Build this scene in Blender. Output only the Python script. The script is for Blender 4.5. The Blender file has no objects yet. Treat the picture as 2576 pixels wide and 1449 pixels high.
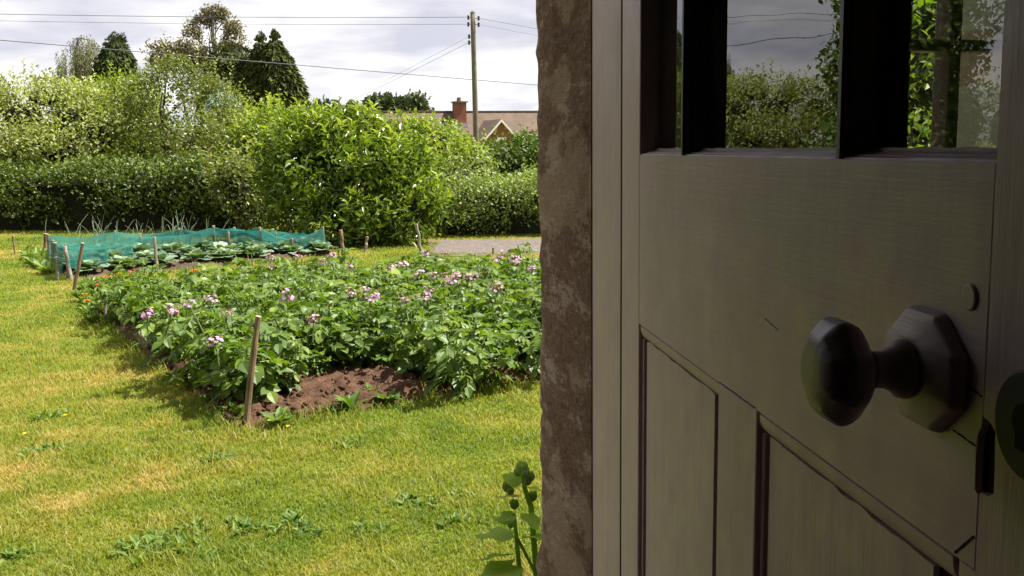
import bpy, bmesh, math
import numpy as np
from mathutils import Vector, Matrix

rng = np.random.default_rng(11)
SC = bpy.context.scene
COL = SC.collection
PI = math.pi

# ------------------------------------------------------------------ camera model (2576 x 1449 picture units)
ROLL, TANP, EYE = .012, .1368, 1.5
PITCH = math.atan(TANP)
CP, SP = math.cos(PITCH), math.sin(PITCH)
CR, SR = math.cos(ROLL), math.sin(ROLL)

def ray(px, py):
    u = (px - 1288) / 2576; v = (724.5 - py) / 2576
    u, v = u * CR + v * SR, -u * SR + v * CR
    return np.array((u, CP + SP * v, -SP + CP * v))

def gnd(px, py, z=0.):
    d = ray(px, py); return np.array((0, 0, EYE)) + d * ((z - EYE) / d[2])

def at(px, py, Y):
    d = ray(px, py); return np.array((0, 0, EYE)) + d * (Y / d[1])

# ------------------------------------------------------------------ noise
def _hash(ix, iy, iz, s):
    h = (ix * 374761393 + iy * 668265263 + iz * 2147483647 + s * 1274126177) & 0xFFFFFFFF
    h = ((h ^ (h >> 13)) * 1274126177) & 0xFFFFFFFF
    h = h ^ (h >> 16)
    return (h & 0xFFFF) / 65535.0

def vnoise(P, s=0):
    P = np.asarray(P, float)
    I = np.floor(P).astype(np.int64); f = P - I; f = f * f * (3 - 2 * f)
    out = 0
    for dx in (0, 1):
        for dy in (0, 1):
            for dz in (0, 1):
                w = (f[..., 0] if dx else 1 - f[..., 0]) * (f[..., 1] if dy else 1 - f[..., 1]) * (f[..., 2] if dz else 1 - f[..., 2])
                out = out + w * _hash(I[..., 0] + dx, I[..., 1] + dy, I[..., 2] + dz, s)
    return out

def fbm(P, o=4, s=0):
    P = np.asarray(P, float); a, t, tot = .5, 0, 0
    for k in range(o):
        t = t + a * vnoise(P * 2 ** k + 17.3 * k, s + k); tot += a; a *= .5
    return t / tot

def unit(a):
    a = np.asarray(a, float)
    return a / np.maximum(np.linalg.norm(a, axis=-1, keepdims=True), 1e-9)

# ------------------------------------------------------------------ object helpers
def tag(o, label=None, cat=None, group=None, kind=None):
    if label: o['label'] = label
    if cat: o['category'] = cat
    if group: o['group'] = group
    if kind: o['kind'] = kind
    return o

def link(o, parent=None):
    COL.objects.link(o)
    if parent is not None: o.parent = parent
    return o

def empty(name, loc=(0, 0, 0), rz=0.):
    o = bpy.data.objects.new(name, None); o.location = loc; o.rotation_euler = (0, 0, rz)
    o.empty_display_size = .1
    return link(o)

def mesh(name, V, F, mats, parent=None, rnd=None, smooth=False, midx=None, loc=None, nolink=False):
    """V (n,3); F a list of arrays of faces (each array of one polygon size)."""
    if isinstance(F, np.ndarray): F = [F]
    F = [np.asarray(f, np.int64) for f in F if len(f)]
    me = bpy.data.meshes.new(name)
    V = np.asarray(V, np.float32)
    me.vertices.add(len(V)); me.vertices.foreach_set('co', V.ravel())
    lv = np.concatenate([f.ravel() for f in F])
    sizes = np.concatenate([np.full(len(f), f.shape[1]) for f in F])
    starts = np.concatenate(([0], np.cumsum(sizes)[:-1]))
    me.loops.add(len(lv)); me.loops.foreach_set('vertex_index', lv.astype(np.int32))
    me.polygons.add(len(sizes))
    me.polygons.foreach_set('loop_start', starts.astype(np.int32))
    me.polygons.foreach_set('loop_total', sizes.astype(np.int32))
    me.polygons.foreach_set('use_smooth', np.full(len(sizes), bool(smooth)))
    if not isinstance(mats, (list, tuple)): mats = [mats]
    for m in mats: me.materials.append(m)
    if midx is not None: me.polygons.foreach_set('material_index', np.asarray(midx, np.int32))
    if rnd is not None:
        a = me.attributes.new('rnd', 'FLOAT', 'POINT'); a.data.foreach_set('value', np.asarray(rnd, np.float32))
    me.update(calc_edges=True); me.validate()
    o = bpy.data.objects.new(name, me)
    if loc is not None: o.location = loc
    return o if nolink else link(o, parent)

class MB:
    """collects boxes, prisms and tubes; build() links them as one mesh object"""
    def __init__(self): self.V, self.F, self.n, self.M, self.mi = [], {}, 0, [], 0
    def add(self, V, F):
        V = np.asarray(V, float); self.V.append(V)
        for f in F:
            self.F.setdefault(len(f), []).append(([i + self.n for i in f], self.mi))
        self.n += len(V)
    def box(self, x0, x1, y0, y1, z0, z1):
        V = [(x0, y0, z0), (x1, y0, z0), (x1, y1, z0), (x0, y1, z0), (x0, y0, z1), (x1, y0, z1), (x1, y1, z1), (x0, y1, z1)]
        self.add(V, [(0, 3, 2, 1), (4, 5, 6, 7), (0, 1, 5, 4), (1, 2, 6, 5), (2, 3, 7, 6), (3, 0, 4, 7)])
    def prism(self, poly, y0, y1):
        """polygon in (x,z) extruded along y"""
        n = len(poly)
        V = [(x, y0, z) for x, z in poly] + [(x, y1, z) for x, z in poly]
        F = [tuple(range(n)), tuple(range(2 * n - 1, n - 1, -1))] + [(i, i + n, (i + 1) % n + n, (i + 1) % n) for i in range(n)]
        self.add(V, F)
    def sweep(self, prof, p0, p1, axis='x'):
        """profile points (2d) run from p0 to p1 along x (prof = y,z) or z (prof = x,y)"""
        n = len(prof)
        if axis == 'x': V = [(p0, a, b) for a, b in prof] + [(p1, a, b) for a, b in prof]
        else: V = [(a, b, p0) for a, b in prof] + [(a, b, p1) for a, b in prof]
        self.add(V, [(i, (i + 1) % n, (i + 1) % n + n, i + n) for i in range(n)] + [tuple(range(n - 1, -1, -1)), tuple(range(n, 2 * n))])
    def tube(self, pts, rad, seg=8, cap=True, jit=0.):
        pts = np.asarray(pts, float); n = len(pts)
        rad = np.full(n, rad) if np.isscalar(rad) else np.asarray(rad, float)
        T = unit(np.gradient(pts, axis=0)); ref = np.array((0, 0, 1.)) if abs(T[0][2]) < .9 else np.array((1., 0, 0))
        V = []
        for i in range(n):
            a = unit(np.cross(T[i], ref)); b = np.cross(T[i], a)
            for k in range(seg):
                t = 2 * PI * k / seg; r = rad[i] * (1 + (rng.uniform(-jit, jit) if jit else 0))
                V.append(pts[i] + r * (math.cos(t) * a + math.sin(t) * b))
        F = [(i * seg + k, (i + 1) * seg + k, (i + 1) * seg + (k + 1) % seg, i * seg + (k + 1) % seg) for i in range(n - 1) for k in range(seg)]
        if cap: F += [tuple(range(seg)), tuple(range(n * seg - 1, (n - 1) * seg - 1, -1))]
        self.add(V, F)
    def build(self, name, mat, parent=None, smooth=False, bevel=0., rnd=None, loc=None):
        V = np.concatenate(self.V); F, mi = [], []
        for k, l in self.F.items():
            F.append(np.array([a for a, _ in l])); mi += [b for _, b in l]
        o = mesh(name, V, F, mat, parent, rnd=rnd, smooth=smooth, midx=mi, loc=loc)
        bm = bmesh.new(); bm.from_mesh(o.data); bmesh.ops.recalc_face_normals(bm, faces=bm.faces[:]); bm.to_mesh(o.data); bm.free()
        if bevel and smooth:
            wn = True
        else: wn = False
        if bevel:
            m = o.modifiers.new('Bevel', 'BEVEL'); m.width = bevel; m.segments = 4 if bevel > .004 else 2; m.limit_method = 'ANGLE'
        if wn: w = o.modifiers.new('WeightedNormal', 'WEIGHTED_NORMAL'); w.keep_sharp = False; w.weight = 80
        return o

def copy_tree(o, parent=None):
    c = o.copy(); COL.objects.link(c)
    if parent is not None: c.parent = parent
    for ch in list(o.children): copy_tree(ch, c)
    return c

# ------------------------------------------------------------------ materials
def nodes(name):
    m = bpy.data.materials.new(name); m.use_nodes = True
    nt = m.node_tree
    return m, nt, nt.nodes['Principled BSDF'], nt.nodes['Material Output']

def N(nt, t, **kw):
    n = nt.nodes.new(t)
    for k, v in kw.items(): setattr(n, k, v)
    return n

def ramp(nt, fac, stops):
    r = N(nt, 'ShaderNodeValToRGB'); e = r.color_ramp.elements
    while len(e) < len(stops): e.new(.5)
    for i, (p, c) in enumerate(stops): e[i].position = p; e[i].color = (*c, 1) if len(c) == 3 else c
    nt.links.new(fac, r.inputs[0]); return r.outputs[0]

def noise(nt, scale, detail=4, rough=.55, vec=None, stretch=None):
    n = N(nt, 'ShaderNodeTexNoise'); n.inputs['Scale'].default_value = scale
    n.inputs['Detail'].default_value = detail; n.inputs['Roughness'].default_value = rough
    if vec is None: vec = N(nt, 'ShaderNodeTexCoord').outputs['Object']
    if stretch:
        mp = N(nt, 'ShaderNodeMapping'); mp.inputs['Scale'].default_value = stretch
        nt.links.new(vec, mp.inputs[0]); vec = mp.outputs[0]
    nt.links.new(vec, n.inputs['Vector']); return n.outputs[0]

def mixc(nt, fac, a, b, mode='MIX'):
    n = N(nt, 'ShaderNodeMix', data_type='RGBA', blend_type=mode)
    for s, v in ((n.inputs[0], fac), (n.inputs[6], a), (n.inputs[7], b)):
        if hasattr(v, 'links'): nt.links.new(v, s)
        elif isinstance(v, (int, float)): s.default_value = v
        else: s.default_value = (*v, 1)
    return n.outputs[2]

def bump(nt, bs, h, strength=.5, dist=.01):
    b = N(nt, 'ShaderNodeBump'); b.inputs['Strength'].default_value = strength; b.inputs['Distance'].default_value = dist
    nt.links.new(h, b.inputs['Height']); nt.links.new(b.outputs[0], bs.inputs['Normal']); return b

def math_(nt, op, a, b=0.):
    n = N(nt, 'ShaderNodeMath', operation=op)
    for s, v in zip(n.inputs, (a, b)):
        if hasattr(v, 'links'): nt.links.new(v, s)
        else: s.default_value = v
    return n.outputs[0]

def leaf_mat(name, stops, rough=.5, transl=.3, spec=.4, big=.35, tcol=1.5, bigscale=.8):
    m, nt, bs, out = nodes(name)
    at_ = N(nt, 'ShaderNodeAttribute', attribute_name='rnd')
    geo = N(nt, 'ShaderNodeNewGeometry')
    nz = noise(nt, bigscale, 2, vec=geo.outputs['Position'])
    f = math_(nt, 'ADD', math_(nt, 'MULTIPLY', at_.outputs['Fac'], 1 - big), math_(nt, 'MULTIPLY', nz, big))
    c = ramp(nt, f, stops)
    nt.links.new(c, bs.inputs['Base Color'])
    bs.inputs['Roughness'].default_value = rough; bs.inputs['Specular IOR Level'].default_value = spec
    tr = N(nt, 'ShaderNodeBsdfTranslucent')
    tc = mixc(nt, 1., c, (tcol, tcol * 1.05, tcol * .35), 'MULTIPLY'); nt.links.new(tc, tr.inputs['Color'])
    mx = N(nt, 'ShaderNodeMixShader'); mx.inputs[0].default_value = transl
    nt.links.new(bs.outputs[0], mx.inputs[1]); nt.links.new(tr.outputs[0], mx.inputs[2])
    nt.links.new(mx.outputs[0], out.inputs['Surface']); return m

def plain(name, col, rough=.6, var=.15, scale=8., bstr=.2, bdist=.004, spec=.4, stretch=None):
    m, nt, bs, _ = nodes(name)
    nz = noise(nt, scale, 6, .6, stretch=stretch)
    c = ramp(nt, nz, [(.25, tuple(x * (1 - var) for x in col)), (.75, tuple(min(1, x * (1 + var)) for x in col))])
    nt.links.new(c, bs.inputs['Base Color']); bs.inputs['Roughness'].default_value = rough
    bs.inputs['Specular IOR Level'].default_value = spec
    if bstr: bump(nt, bs, nz, bstr, bdist)
    return m

def dryness(nt):
    """dry patches of the lawn, from world position"""
    geo = N(nt, 'ShaderNodeNewGeometry')
    a = noise(nt, .55, 3, .6, vec=geo.outputs['Position'], stretch=(1, 1, 0))
    b = noise(nt, 2.2, 3, .65, vec=geo.outputs['Position'], stretch=(1, 1.3, 0))
    return math_(nt, 'ADD', math_(nt, 'MULTIPLY', a, .6), math_(nt, 'MULTIPLY', b, .4))

LAWN = [(.36, (.085, .148, .015)), (.46, (.160, .202, .024)), (.56, (.225, .236, .038)), (.66, (.40, .295, .110))]
def lawn_ground():
    m, nt, bs, _ = nodes('lawn_turf')
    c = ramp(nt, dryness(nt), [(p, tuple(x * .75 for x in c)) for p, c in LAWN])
    fine = noise(nt, 60, 4, .7)
    c = mixc(nt, 1., c, ramp(nt, fine, [(.3, (.5, .5, .45)), (.7, (1.3, 1.3, 1.2))]), 'MULTIPLY')
    nt.links.new(c, bs.inputs['Base Color']); bs.inputs['Roughness'].default_value = .9
    bs.inputs['Specular IOR Level'].default_value = .1
    bump(nt, bs, fine, .8, .03); return m

def grass_mat():
    m, nt, bs, out = nodes('grass_blades')
    at_ = N(nt, 'ShaderNodeAttribute', attribute_name='rnd')
    f = math_(nt, 'ADD', dryness(nt), math_(nt, 'MULTIPLY', math_(nt, 'SUBTRACT', at_.outputs['Fac'], .5), .15))
    c = ramp(nt, f, LAWN); nt.links.new(c, bs.inputs['Base Color'])
    bs.inputs['Roughness'].default_value = .5; bs.inputs['Specular IOR Level'].default_value = .3
    tr = N(nt, 'ShaderNodeBsdfTranslucent'); nt.links.new(mixc(nt, 1., c, (1.5, 1.5, .7), 'MULTIPLY'), tr.inputs['Color'])
    mx = N(nt, 'ShaderNodeMixShader'); mx.inputs[0].default_value = .48
    nt.links.new(bs.outputs[0], mx.inputs[1]); nt.links.new(tr.outputs[0], mx.inputs[2]); nt.links.new(mx.outputs[0], out.inputs['Surface'])
    return m

def soil_mat(name, c1, c2):
    m, nt, bs, _ = nodes(name)
    a = noise(nt, 9, 8, .65); b = noise(nt, 55, 5, .7)
    c = mixc(nt, 1., ramp(nt, a, [(.3, c1), (.7, c2)]), ramp(nt, b, [(.3, (.6, .58, .55)), (.72, (1.3, 1.25, 1.2))]), 'MULTIPLY')
    nt.links.new(c, bs.inputs['Base Color']); bs.inputs['Roughness'].default_value = .95; bs.inputs['Specular IOR Level'].default_value = .1
    bump(nt, bs, b, .9, .02); return m

def bark_mat(name, c1, c2, scale=18):
    m, nt, bs, _ = nodes(name)
    a = noise(nt, scale, 6, .65, stretch=(1, 1, .18)); b = noise(nt, 6, 3)
    c = mixc(nt, 1., ramp(nt, a, [(.3, c1), (.7, c2)]), ramp(nt, b, [(.3, (.75, .8, .7)), (.7, (1.15, 1.1, 1.1))]), 'MULTIPLY')
    nt.links.new(c, bs.inputs['Base Color']); bs.inputs['Roughness'].default_value = .85; bs.inputs['Specular IOR Level'].default_value = .2
    bump(nt, bs, a, .7, .006); return m

def paint_mat(name, col, stretch, rough=.42, wear=.5):
    """old hand-brushed gloss paint: brush strokes, runs, dents, small chips and finger grime"""
    m, nt, bs, _ = nodes(name)
    st = noise(nt, 55, 5, .7, stretch=stretch); s2 = noise(nt, 170, 4, .7, stretch=tuple(.6 * q for q in stretch)); bl = noise(nt, 3.5, 5, .62); pt = noise(nt, 26, 4, .55)
    run = noise(nt, 30, 3, .5, stretch=(1, 1, .12))
    c = mixc(nt, 1., ramp(nt, bl, [(.3, tuple(x * .84 for x in col)), (.7, tuple(x * 1.08 for x in col))]),
             ramp(nt, st, [(.3, (.955, .95, .94)), (.7, (1.025, 1.025, 1.03))]), 'MULTIPLY')
    gr = noise(nt, 9, 8, .72)
    c = mixc(nt, math_(nt, 'MULTIPLY', ramp(nt, gr, [(.54, (0, 0, 0)), (.72, (1, 1, 1))]), .35 * wear), c, tuple(x * .55 for x in col))
    chip = noise(nt, 30, 5, .6, stretch=tuple(.5 * q + .3 for q in stretch))
    c = mixc(nt, math_(nt, 'MULTIPLY', math_(nt, 'GREATER_THAN', chip, .735), wear), c, tuple(x * .42 for x in col))
    nt.links.new(c, bs.inputs['Base Color'])
    nt.links.new(ramp(nt, pt, [(.3, (rough - .08,) * 3), (.7, (rough + .14,) * 3)]), bs.inputs['Roughness'])
    bs.inputs['Specular IOR Level'].default_value = .4
    h = math_(nt, 'ADD', math_(nt, 'ADD', math_(nt, 'MULTIPLY', st, .55), math_(nt, 'MULTIPLY', s2, .18)),
              math_(nt, 'ADD', math_(nt, 'MULTIPLY', bl, 1.1), math_(nt, 'ADD', math_(nt, 'MULTIPLY', pt, .5), math_(nt, 'MULTIPLY', run, .5))))
    bump(nt, bs, h, .45, .0034); return m

PAINT = (.69, .515, .555)
M = {}
M['lawn'] = lawn_ground(); M['grass'] = grass_mat()
M['soil'] = soil_mat('red_brown_soil', (.05, .028, .018), (.125, .07, .045))
M['soil2'] = soil_mat('dark_bed_soil', (.05, .036, .026), (.11, .078, .056))
M['gravel'] = soil_mat('gravel_grit', (.095, .083, .077), (.19, .166, .152))
M['paint_v'] = paint_mat('cream_paint_upright', PAINT, (1, 1, .06))
M['paint_h'] = paint_mat('cream_paint_level', PAINT, (.06, 1, 1))
M['paint_dirty'] = paint_mat('cream_paint_grimy', tuple(x * .8 for x in PAINT), (.06, 1, 1))
M['bar'] = paint_mat('dark_brown_glazing_bar', (.075, .05, .042), (1, 1, .06), .4, 0)
M['iron'] = plain('worn_dark_iron', (.060, .056, .062), .6, .3, 60, .35, .001, .25)
M['knob'] = paint_mat('painted_knob', (.33, .27, .30), (.5, .5, .5), .38, .3)
M['black'] = plain('black_recess', (.006, .005, .005), .9, .1, 8, 0)
M['crack'] = plain('dirt_filled_crack', (.02, .014, .01), .9, .2, 60, .2, .001)
M['plaster'] = plain('room_plaster', (.14, .13, .135), .9, .15, 5, .3, .004, .1)
M['floor'] = plain('quarry_tile_floor', (.12, .06, .04), .6, .2, 6, .2, .003)
M['ceiling'] = plain('smoky_ceiling', (.13, .125, .13), .9, .1, 4, .1, .003)
M['slate'] = plain('roof_slate', (.10, .10, .11), .7, .25, 9, .3, .01)
M['bark'] = bark_mat('grey_brown_bark', (.045, .036, .028), (.13, .105, .08))
M['stake'] = bark_mat('hazel_stake_bark', (.10, .068, .04), (.25, .18, .11), 30)
M['stake_grey'] = bark_mat('weathered_stake_bark', (.13, .11, .085), (.30, .26, .21), 30)
M['cutwood'] = plain('sawn_wood_end', (.42, .27, .17), .8, .2, 60, .2, .002)
M['pole'] = bark_mat('weathered_pole_wood', (.075, .065, .045), (.16, .14, .105), 6)
M['ceramic'] = plain('brown_insulator', (.03, .022, .02), .3, .2, 20, 0)
M['wire'] = plain('dark_wire', (.06, .065, .08), .6, .1, 5, 0)

def stone_mat():
    m, nt, bs, _ = nodes('jamb_stone')
    a = noise(nt, 19, 10, .75, stretch=(1, .28, .85)); b = noise(nt, 150, 6, .8, stretch=(1, .35, .8)); d = noise(nt, 4.0, 8, .68, stretch=(1.5, .55, 1))
    base = ramp(nt, math_(nt, 'ADD', math_(nt, 'MULTIPLY', b, .55), math_(nt, 'MULTIPLY', a, .45)), [(.36, (.15, .084, .058)), (.5, (.34, .21, .16)), (.62, (.52, .355, .285))])
    wash = ramp(nt, math_(nt, 'ADD', math_(nt, 'MULTIPLY', a, .70), math_(nt, 'MULTIPLY', b, .30)), [(.535, (0, 0, 0)), (.56, (1, 1, 1))])
    c = mixc(nt, math_(nt, 'MULTIPLY', wash, .60), base, (.72, .585, .52))
    c = mixc(nt, ramp(nt, d, [(.515, (0, 0, 0)), (.535, (.55, .55, .55))]), c, (.66, .49, .375))
    nt.links.new(c, bs.inputs['Base Color']); bs.inputs['Roughness'].default_value = .92; bs.inputs['Specular IOR Level'].default_value = .15
    bump(nt, bs, math_(nt, 'ADD', a, math_(nt, 'MULTIPLY', b, .8)), 1., .014); return m
M['stone'] = stone_mat()

def wall_stone():
    m, nt, bs, _ = nodes('cottage_stone')
    v = N(nt, 'ShaderNodeTexBrick'); v.inputs['Scale'].default_value = 2.2
    tc = N(nt, 'ShaderNodeTexCoord'); mp = N(nt, 'ShaderNodeMapping'); mp.inputs['Rotation'].default_value = (PI / 2, 0, 0)
    nt.links.new(tc.outputs['Object'], mp.inputs[0]); nt.links.new(mp.outputs[0], v.inputs[0])
    v.inputs['Color1'].default_value = (.26, .18, .13, 1); v.inputs['Color2'].default_value = (.20, .14, .10, 1); v.inputs['Mortar'].default_value = (.3, .27, .23, 1)
    nz = noise(nt, 12, 6, .6)
    nt.links.new(mixc(nt, 1., v.outputs[0], ramp(nt, nz, [(.3, (.75, .75, .75)), (.7, (1.2, 1.2, 1.2))]), 'MULTIPLY'), bs.inputs['Base Color'])
    bs.inputs['Roughness'].default_value = .9; bump(nt, bs, nz, .5, .01); return m
M['wallstone'] = wall_stone()

def tile_mat(name, c1, c2, rows=.11):
    m, nt, bs, _ = nodes(name)
    v = N(nt, 'ShaderNodeTexBrick'); v.inputs['Scale'].default_value = 1.0
    v.inputs['Brick Width'].default_value = .17; v.inputs['Row Height'].default_value = rows; v.inputs['Mortar Size'].default_value = .012
    tc = N(nt, 'ShaderNodeTexCoord'); mp = N(nt, 'ShaderNodeMapping'); mp.inputs['Rotation'].default_value = (-PI / 2, 0, 0)
    nt.links.new(tc.outputs['Object'], mp.inputs[0]); nt.links.new(mp.outputs[0], v.inputs[0])
    v.inputs['Color1'].default_value = (*c1, 1); v.inputs['Color2'].default_value = (*c2, 1); v.inputs['Mortar'].default_value = tuple(x * .45 for x in c1) + (1,)
    nz = noise(nt, 1.5, 5, .65)
    nt.links.new(mixc(nt, 1., v.outputs[0], ramp(nt, nz, [(.3, (.75, .74, .72)), (.7, (1.2, 1.2, 1.2))]), 'MULTIPLY'), bs.inputs['Base Color'])
    bs.inputs['Roughness'].default_value = .9; bump(nt, bs, v.outputs['Fac'], -.5, .02); return m
M['tiles'] = tile_mat('clay_roof_tiles', (.105, .070, .048), (.128, .086, .06), .1)
M['brick'] = tile_mat('red_brick', (.27, .10, .055), (.21, .08, .045), .075)
M['white'] = plain('white_paint', (.75, .72, .66), .5, .08, 10, 0)
M['lead'] = plain('lead_flashing', (.32, .31, .31), .5, .1, 10, 0)

def glass_mat(name, ior=2.25, wav=.11, dirt=.05):
    m, nt, bs, out = nodes(name); nt.nodes.remove(bs)
    geo = N(nt, 'ShaderNodeNewGeometry')
    nz = noise(nt, 6, 1, .4, stretch=(1, 1, 2.6)); bp = N(nt, 'ShaderNodeBump')
    bp.inputs['Strength'].default_value = wav; bp.inputs['Distance'].default_value = .004; nt.links.new(nz, bp.inputs['Height'])
    fr = N(nt, 'ShaderNodeFresnel'); fr.inputs['IOR'].default_value = ior
    fac = math_(nt, 'MULTIPLY', fr.outputs[0], math_(nt, 'SUBTRACT', 1., geo.outputs['Backfacing']))
    gl = N(nt, 'ShaderNodeBsdfGlossy'); gl.inputs['Roughness'].default_value = .0; nt.links.new(bp.outputs[0], gl.inputs['Normal'])
    tr = N(nt, 'ShaderNodeBsdfTransparent'); tr.inputs['Color'].default_value = (.93, .95, .93, 1)
    df = N(nt, 'ShaderNodeBsdfDiffuse'); df.inputs['Color'].default_value = (.35, .32, .28, 1)
    mx = N(nt, 'ShaderNodeMixShader'); nt.links.new(fac, mx.inputs[0]); nt.links.new(tr.outputs[0], mx.inputs[1]); nt.links.new(gl.outputs[0], mx.inputs[2])
    m2 = N(nt, 'ShaderNodeMixShader'); dn = noise(nt, 9, 6, .7)
    nt.links.new(math_(nt, 'MULTIPLY', ramp(nt, dn, [(.45, (0, 0, 0)), (.75, (1, 1, 1))]), dirt), m2.inputs[0])
    nt.links.new(mx.outputs[0], m2.inputs[1]); nt.links.new(df.outputs[0], m2.inputs[2]); nt.links.new(m2.outputs[0], out.inputs['Surface'])
    return m
M['glass'] = glass_mat('old_window_glass')
M['glass2'] = glass_mat('cottage_window_glass', 1.5, .1, .12)

def net_mat():
    m, nt, bs, out = nodes('teal_netting')
    bs.inputs['Base Color'].default_value = (.012, .155, .125, 1); bs.inputs['Roughness'].default_value = .7
    tl = N(nt, 'ShaderNodeBsdfTranslucent'); tl.inputs['Color'].default_value = (.012, .17, .14, 1)
    mx = N(nt, 'ShaderNodeMixShader'); mx.inputs[0].default_value = .4
    nt.links.new(bs.outputs[0], mx.inputs[1]); nt.links.new(tl.outputs[0], mx.inputs[2])
    tp = N(nt, 'ShaderNodeBsdfTransparent'); m2 = N(nt, 'ShaderNodeMixShader')
    nt.links.new(ramp(nt, noise(nt, 5, 3), [(.33, (.36,) * 3), (.67, (.70,) * 3)]), m2.inputs[0])
    nt.links.new(tp.outputs[0], m2.inputs[1]); nt.links.new(mx.outputs[0], m2.inputs[2]); nt.links.new(m2.outputs[0], out.inputs['Surface'])
    return m
M['net'] = net_mat()

LM = {}
def lm(key, *a, **k): LM[key] = leaf_mat(key, *a, **k)
lm('potato_leaf', [(0, (.042, .085, .012)), (.5, (.085, .145, .020)), (.86, (.14, .20, .026)), (1, (.28, .31, .05))], rough=.48, transl=.36, spec=.32, big=.2)
lm('potato_stem', [(0, (.09, .14, .03)), (1, (.14, .2, .05))], transl=.1)
lm('cabbage_leaf', [(0, (.07, .13, .08)), (.5, (.12, .19, .12)), (1, (.22, .30, .19))], rough=.5, transl=.25, spec=.45, big=.1, tcol=1.2)
lm('salad_leaf', [(0, (.08, .14, .03)), (.6, (.15, .22, .05)), (1, (.25, .32, .10))], transl=.3)
lm('onion_leaf', [(0, (.10, .15, .09)), (1, (.22, .26, .16))], transl=.15)
lm('hedge_leaf', [(0, (.028, .048, .008)), (.5, (.065, .10, .014)), (.85, (.17, .21, .028)), (1, (.27, .29, .04))], rough=.5, transl=.3, big=.2)
lm('pale_hedge_leaf', [(0, (.075, .11, .025)), (.5, (.15, .20, .042)), (1, (.28, .32, .09))], rough=.5, transl=.33)
lm('laurel_leaf', [(0, (.04, .075, .009)), (.45, (.095, .15, .014)), (.8, (.19, .245, .022)), (1, (.33, .36, .035))], rough=.30, transl=.34, spec=.55, big=.15)
lm('apple_leaf', [(0, (.050, .068, .016)), (.5, (.115, .140, .030)), (1, (.24, .25, .065))], rough=.45, transl=.33, big=.25)
lm('pale_shrub_leaf', [(0, (.10, .125, .03)), (.5, (.20, .23, .055)), (1, (.42, .43, .19))], rough=.45, transl=.38)
lm('bright_shrub_leaf', [(0, (.06, .105, .010)), (.5, (.14, .20, .016)), (1, (.29, .32, .032))], rough=.45, transl=.40, big=.25)
lm('dark_shrub_leaf', [(0, (.035, .065, .012)), (.6, (.080, .125, .020)), (1, (.16, .20, .034))], rough=.5, transl=.3, spec=.25)
lm('cypress_leaf', [(0, (.022, .032, .009)), (.6, (.048, .060, .014)), (1, (.11, .12, .03))], rough=.7, transl=.14, big=.3, spec=.12)
lm('dark_conifer_leaf', [(0, (.016, .028, .008)), (.6, (.036, .052, .012)), (1, (.075, .09, .02))], rough=.7, transl=.14, spec=.12)
lm('birch_leaf', [(0, (.10, .105, .05)), (.6, (.17, .17, .085)), (1, (.26, .25, .14))], transl=.3)
lm('gum_leaf', [(0, (.07, .062, .035)), (.5, (.13, .115, .06)), (1, (.24, .19, .12))], transl=.2)
lm('spruce_needle', [(0, (.12, .19, .19)), (1, (.30, .40, .40))], transl=.1)
lm('far_conifer_leaf', [(0, (.035, .055, .045)), (1, (.07, .095, .075))], transl=.1)
lm('far_tree_leaf', [(0, (.035, .052, .026)), (1, (.085, .105, .045))], transl=.1, spec=.1)
lm('hollyhock_leaf', [(0, (.24, .34, .075)), (.6, (.29, .40, .09)), (1, (.36, .46, .13))], rough=.85, transl=.5, spec=.08)
lm('bud_green', [(0, (.20, .28, .13)), (1, (.33, .41, .22))], rough=.85, transl=.35, spec=.08)
lm('weed_leaf', [(0, (.06, .115, .02)), (.6, (.11, .175, .033)), (1, (.19, .25, .06))], rough=.6, transl=.33, spec=.25)
lm('lilac_petal', [(0, (.30, .12, .32)), (.5, (.46, .24, .47)), (1, (.66, .46, .64))], transl=.3, tcol=1.)
lm('orange_petal', [(0, (.78, .17, .005)), (1, (.92, .32, .01))], transl=.3, tcol=1.)
lm('yellow_petal', [(0, (.8, .55, .01)), (1, (.9, .66, .02))], transl=.3, tcol=1.)

# ------------------------------------------------------------------ leaf building
def tmpl(stations, fold=.1, droop=.15, wave=0.):
    """leaf blade along x with midrib; stations (x, halfwidth)"""
    V = [(0, 0, 0)]; F3, F4 = [], []
    inner = stations[1:-1]
    for i, (x, w) in enumerate(inner):
        wv = wave * (1 if i % 2 else -1)
        V += [(x, w, fold * w * 2 - droop * x * x + wv), (x, 0, -droop * x * x), (x, -w, fold * w * 2 - droop * x * x - wv)]
    V.append((1, 0, -droop))
    t = len(V) - 1
    F3 += [(0, 2, 1), (0, 3, 2)]
    for i in range(len(inner) - 1):
        a = 1 + 3 * i; b = a + 3
        F4 += [(a, a + 1, b + 1, b), (a + 1, a + 2, b + 2, b + 1)]
    a = 1 + 3 * (len(inner) - 1)
    F3 += [(a, a + 1, t), (a + 1, a + 2, t)]
    return np.array(V, float), np.array(F3), (np.array(F4) if F4 else np.zeros((0, 4), int))

T_OVAL = tmpl([(0, 0), (.18, .34), (.48, .5), (.78, .32), (1, 0)], .10, .22)
T_BROAD = tmpl([(0, 0), (.12, .20), (.4, .46), (.7, .52), (.92, .3), (1, 0)], .08, .28, .05)
T_LONG = tmpl([(0, 0), (.3, .46), (.7, .42), (1, 0)], .14, .12)
T_DIA = (np.array([(0, 0, 0), (.45, .5, .06), (1, 0, -.08), (.45, -.5, .06)], float), np.zeros((0, 3), int), np.array([(0, 3, 2, 1)]))

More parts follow.
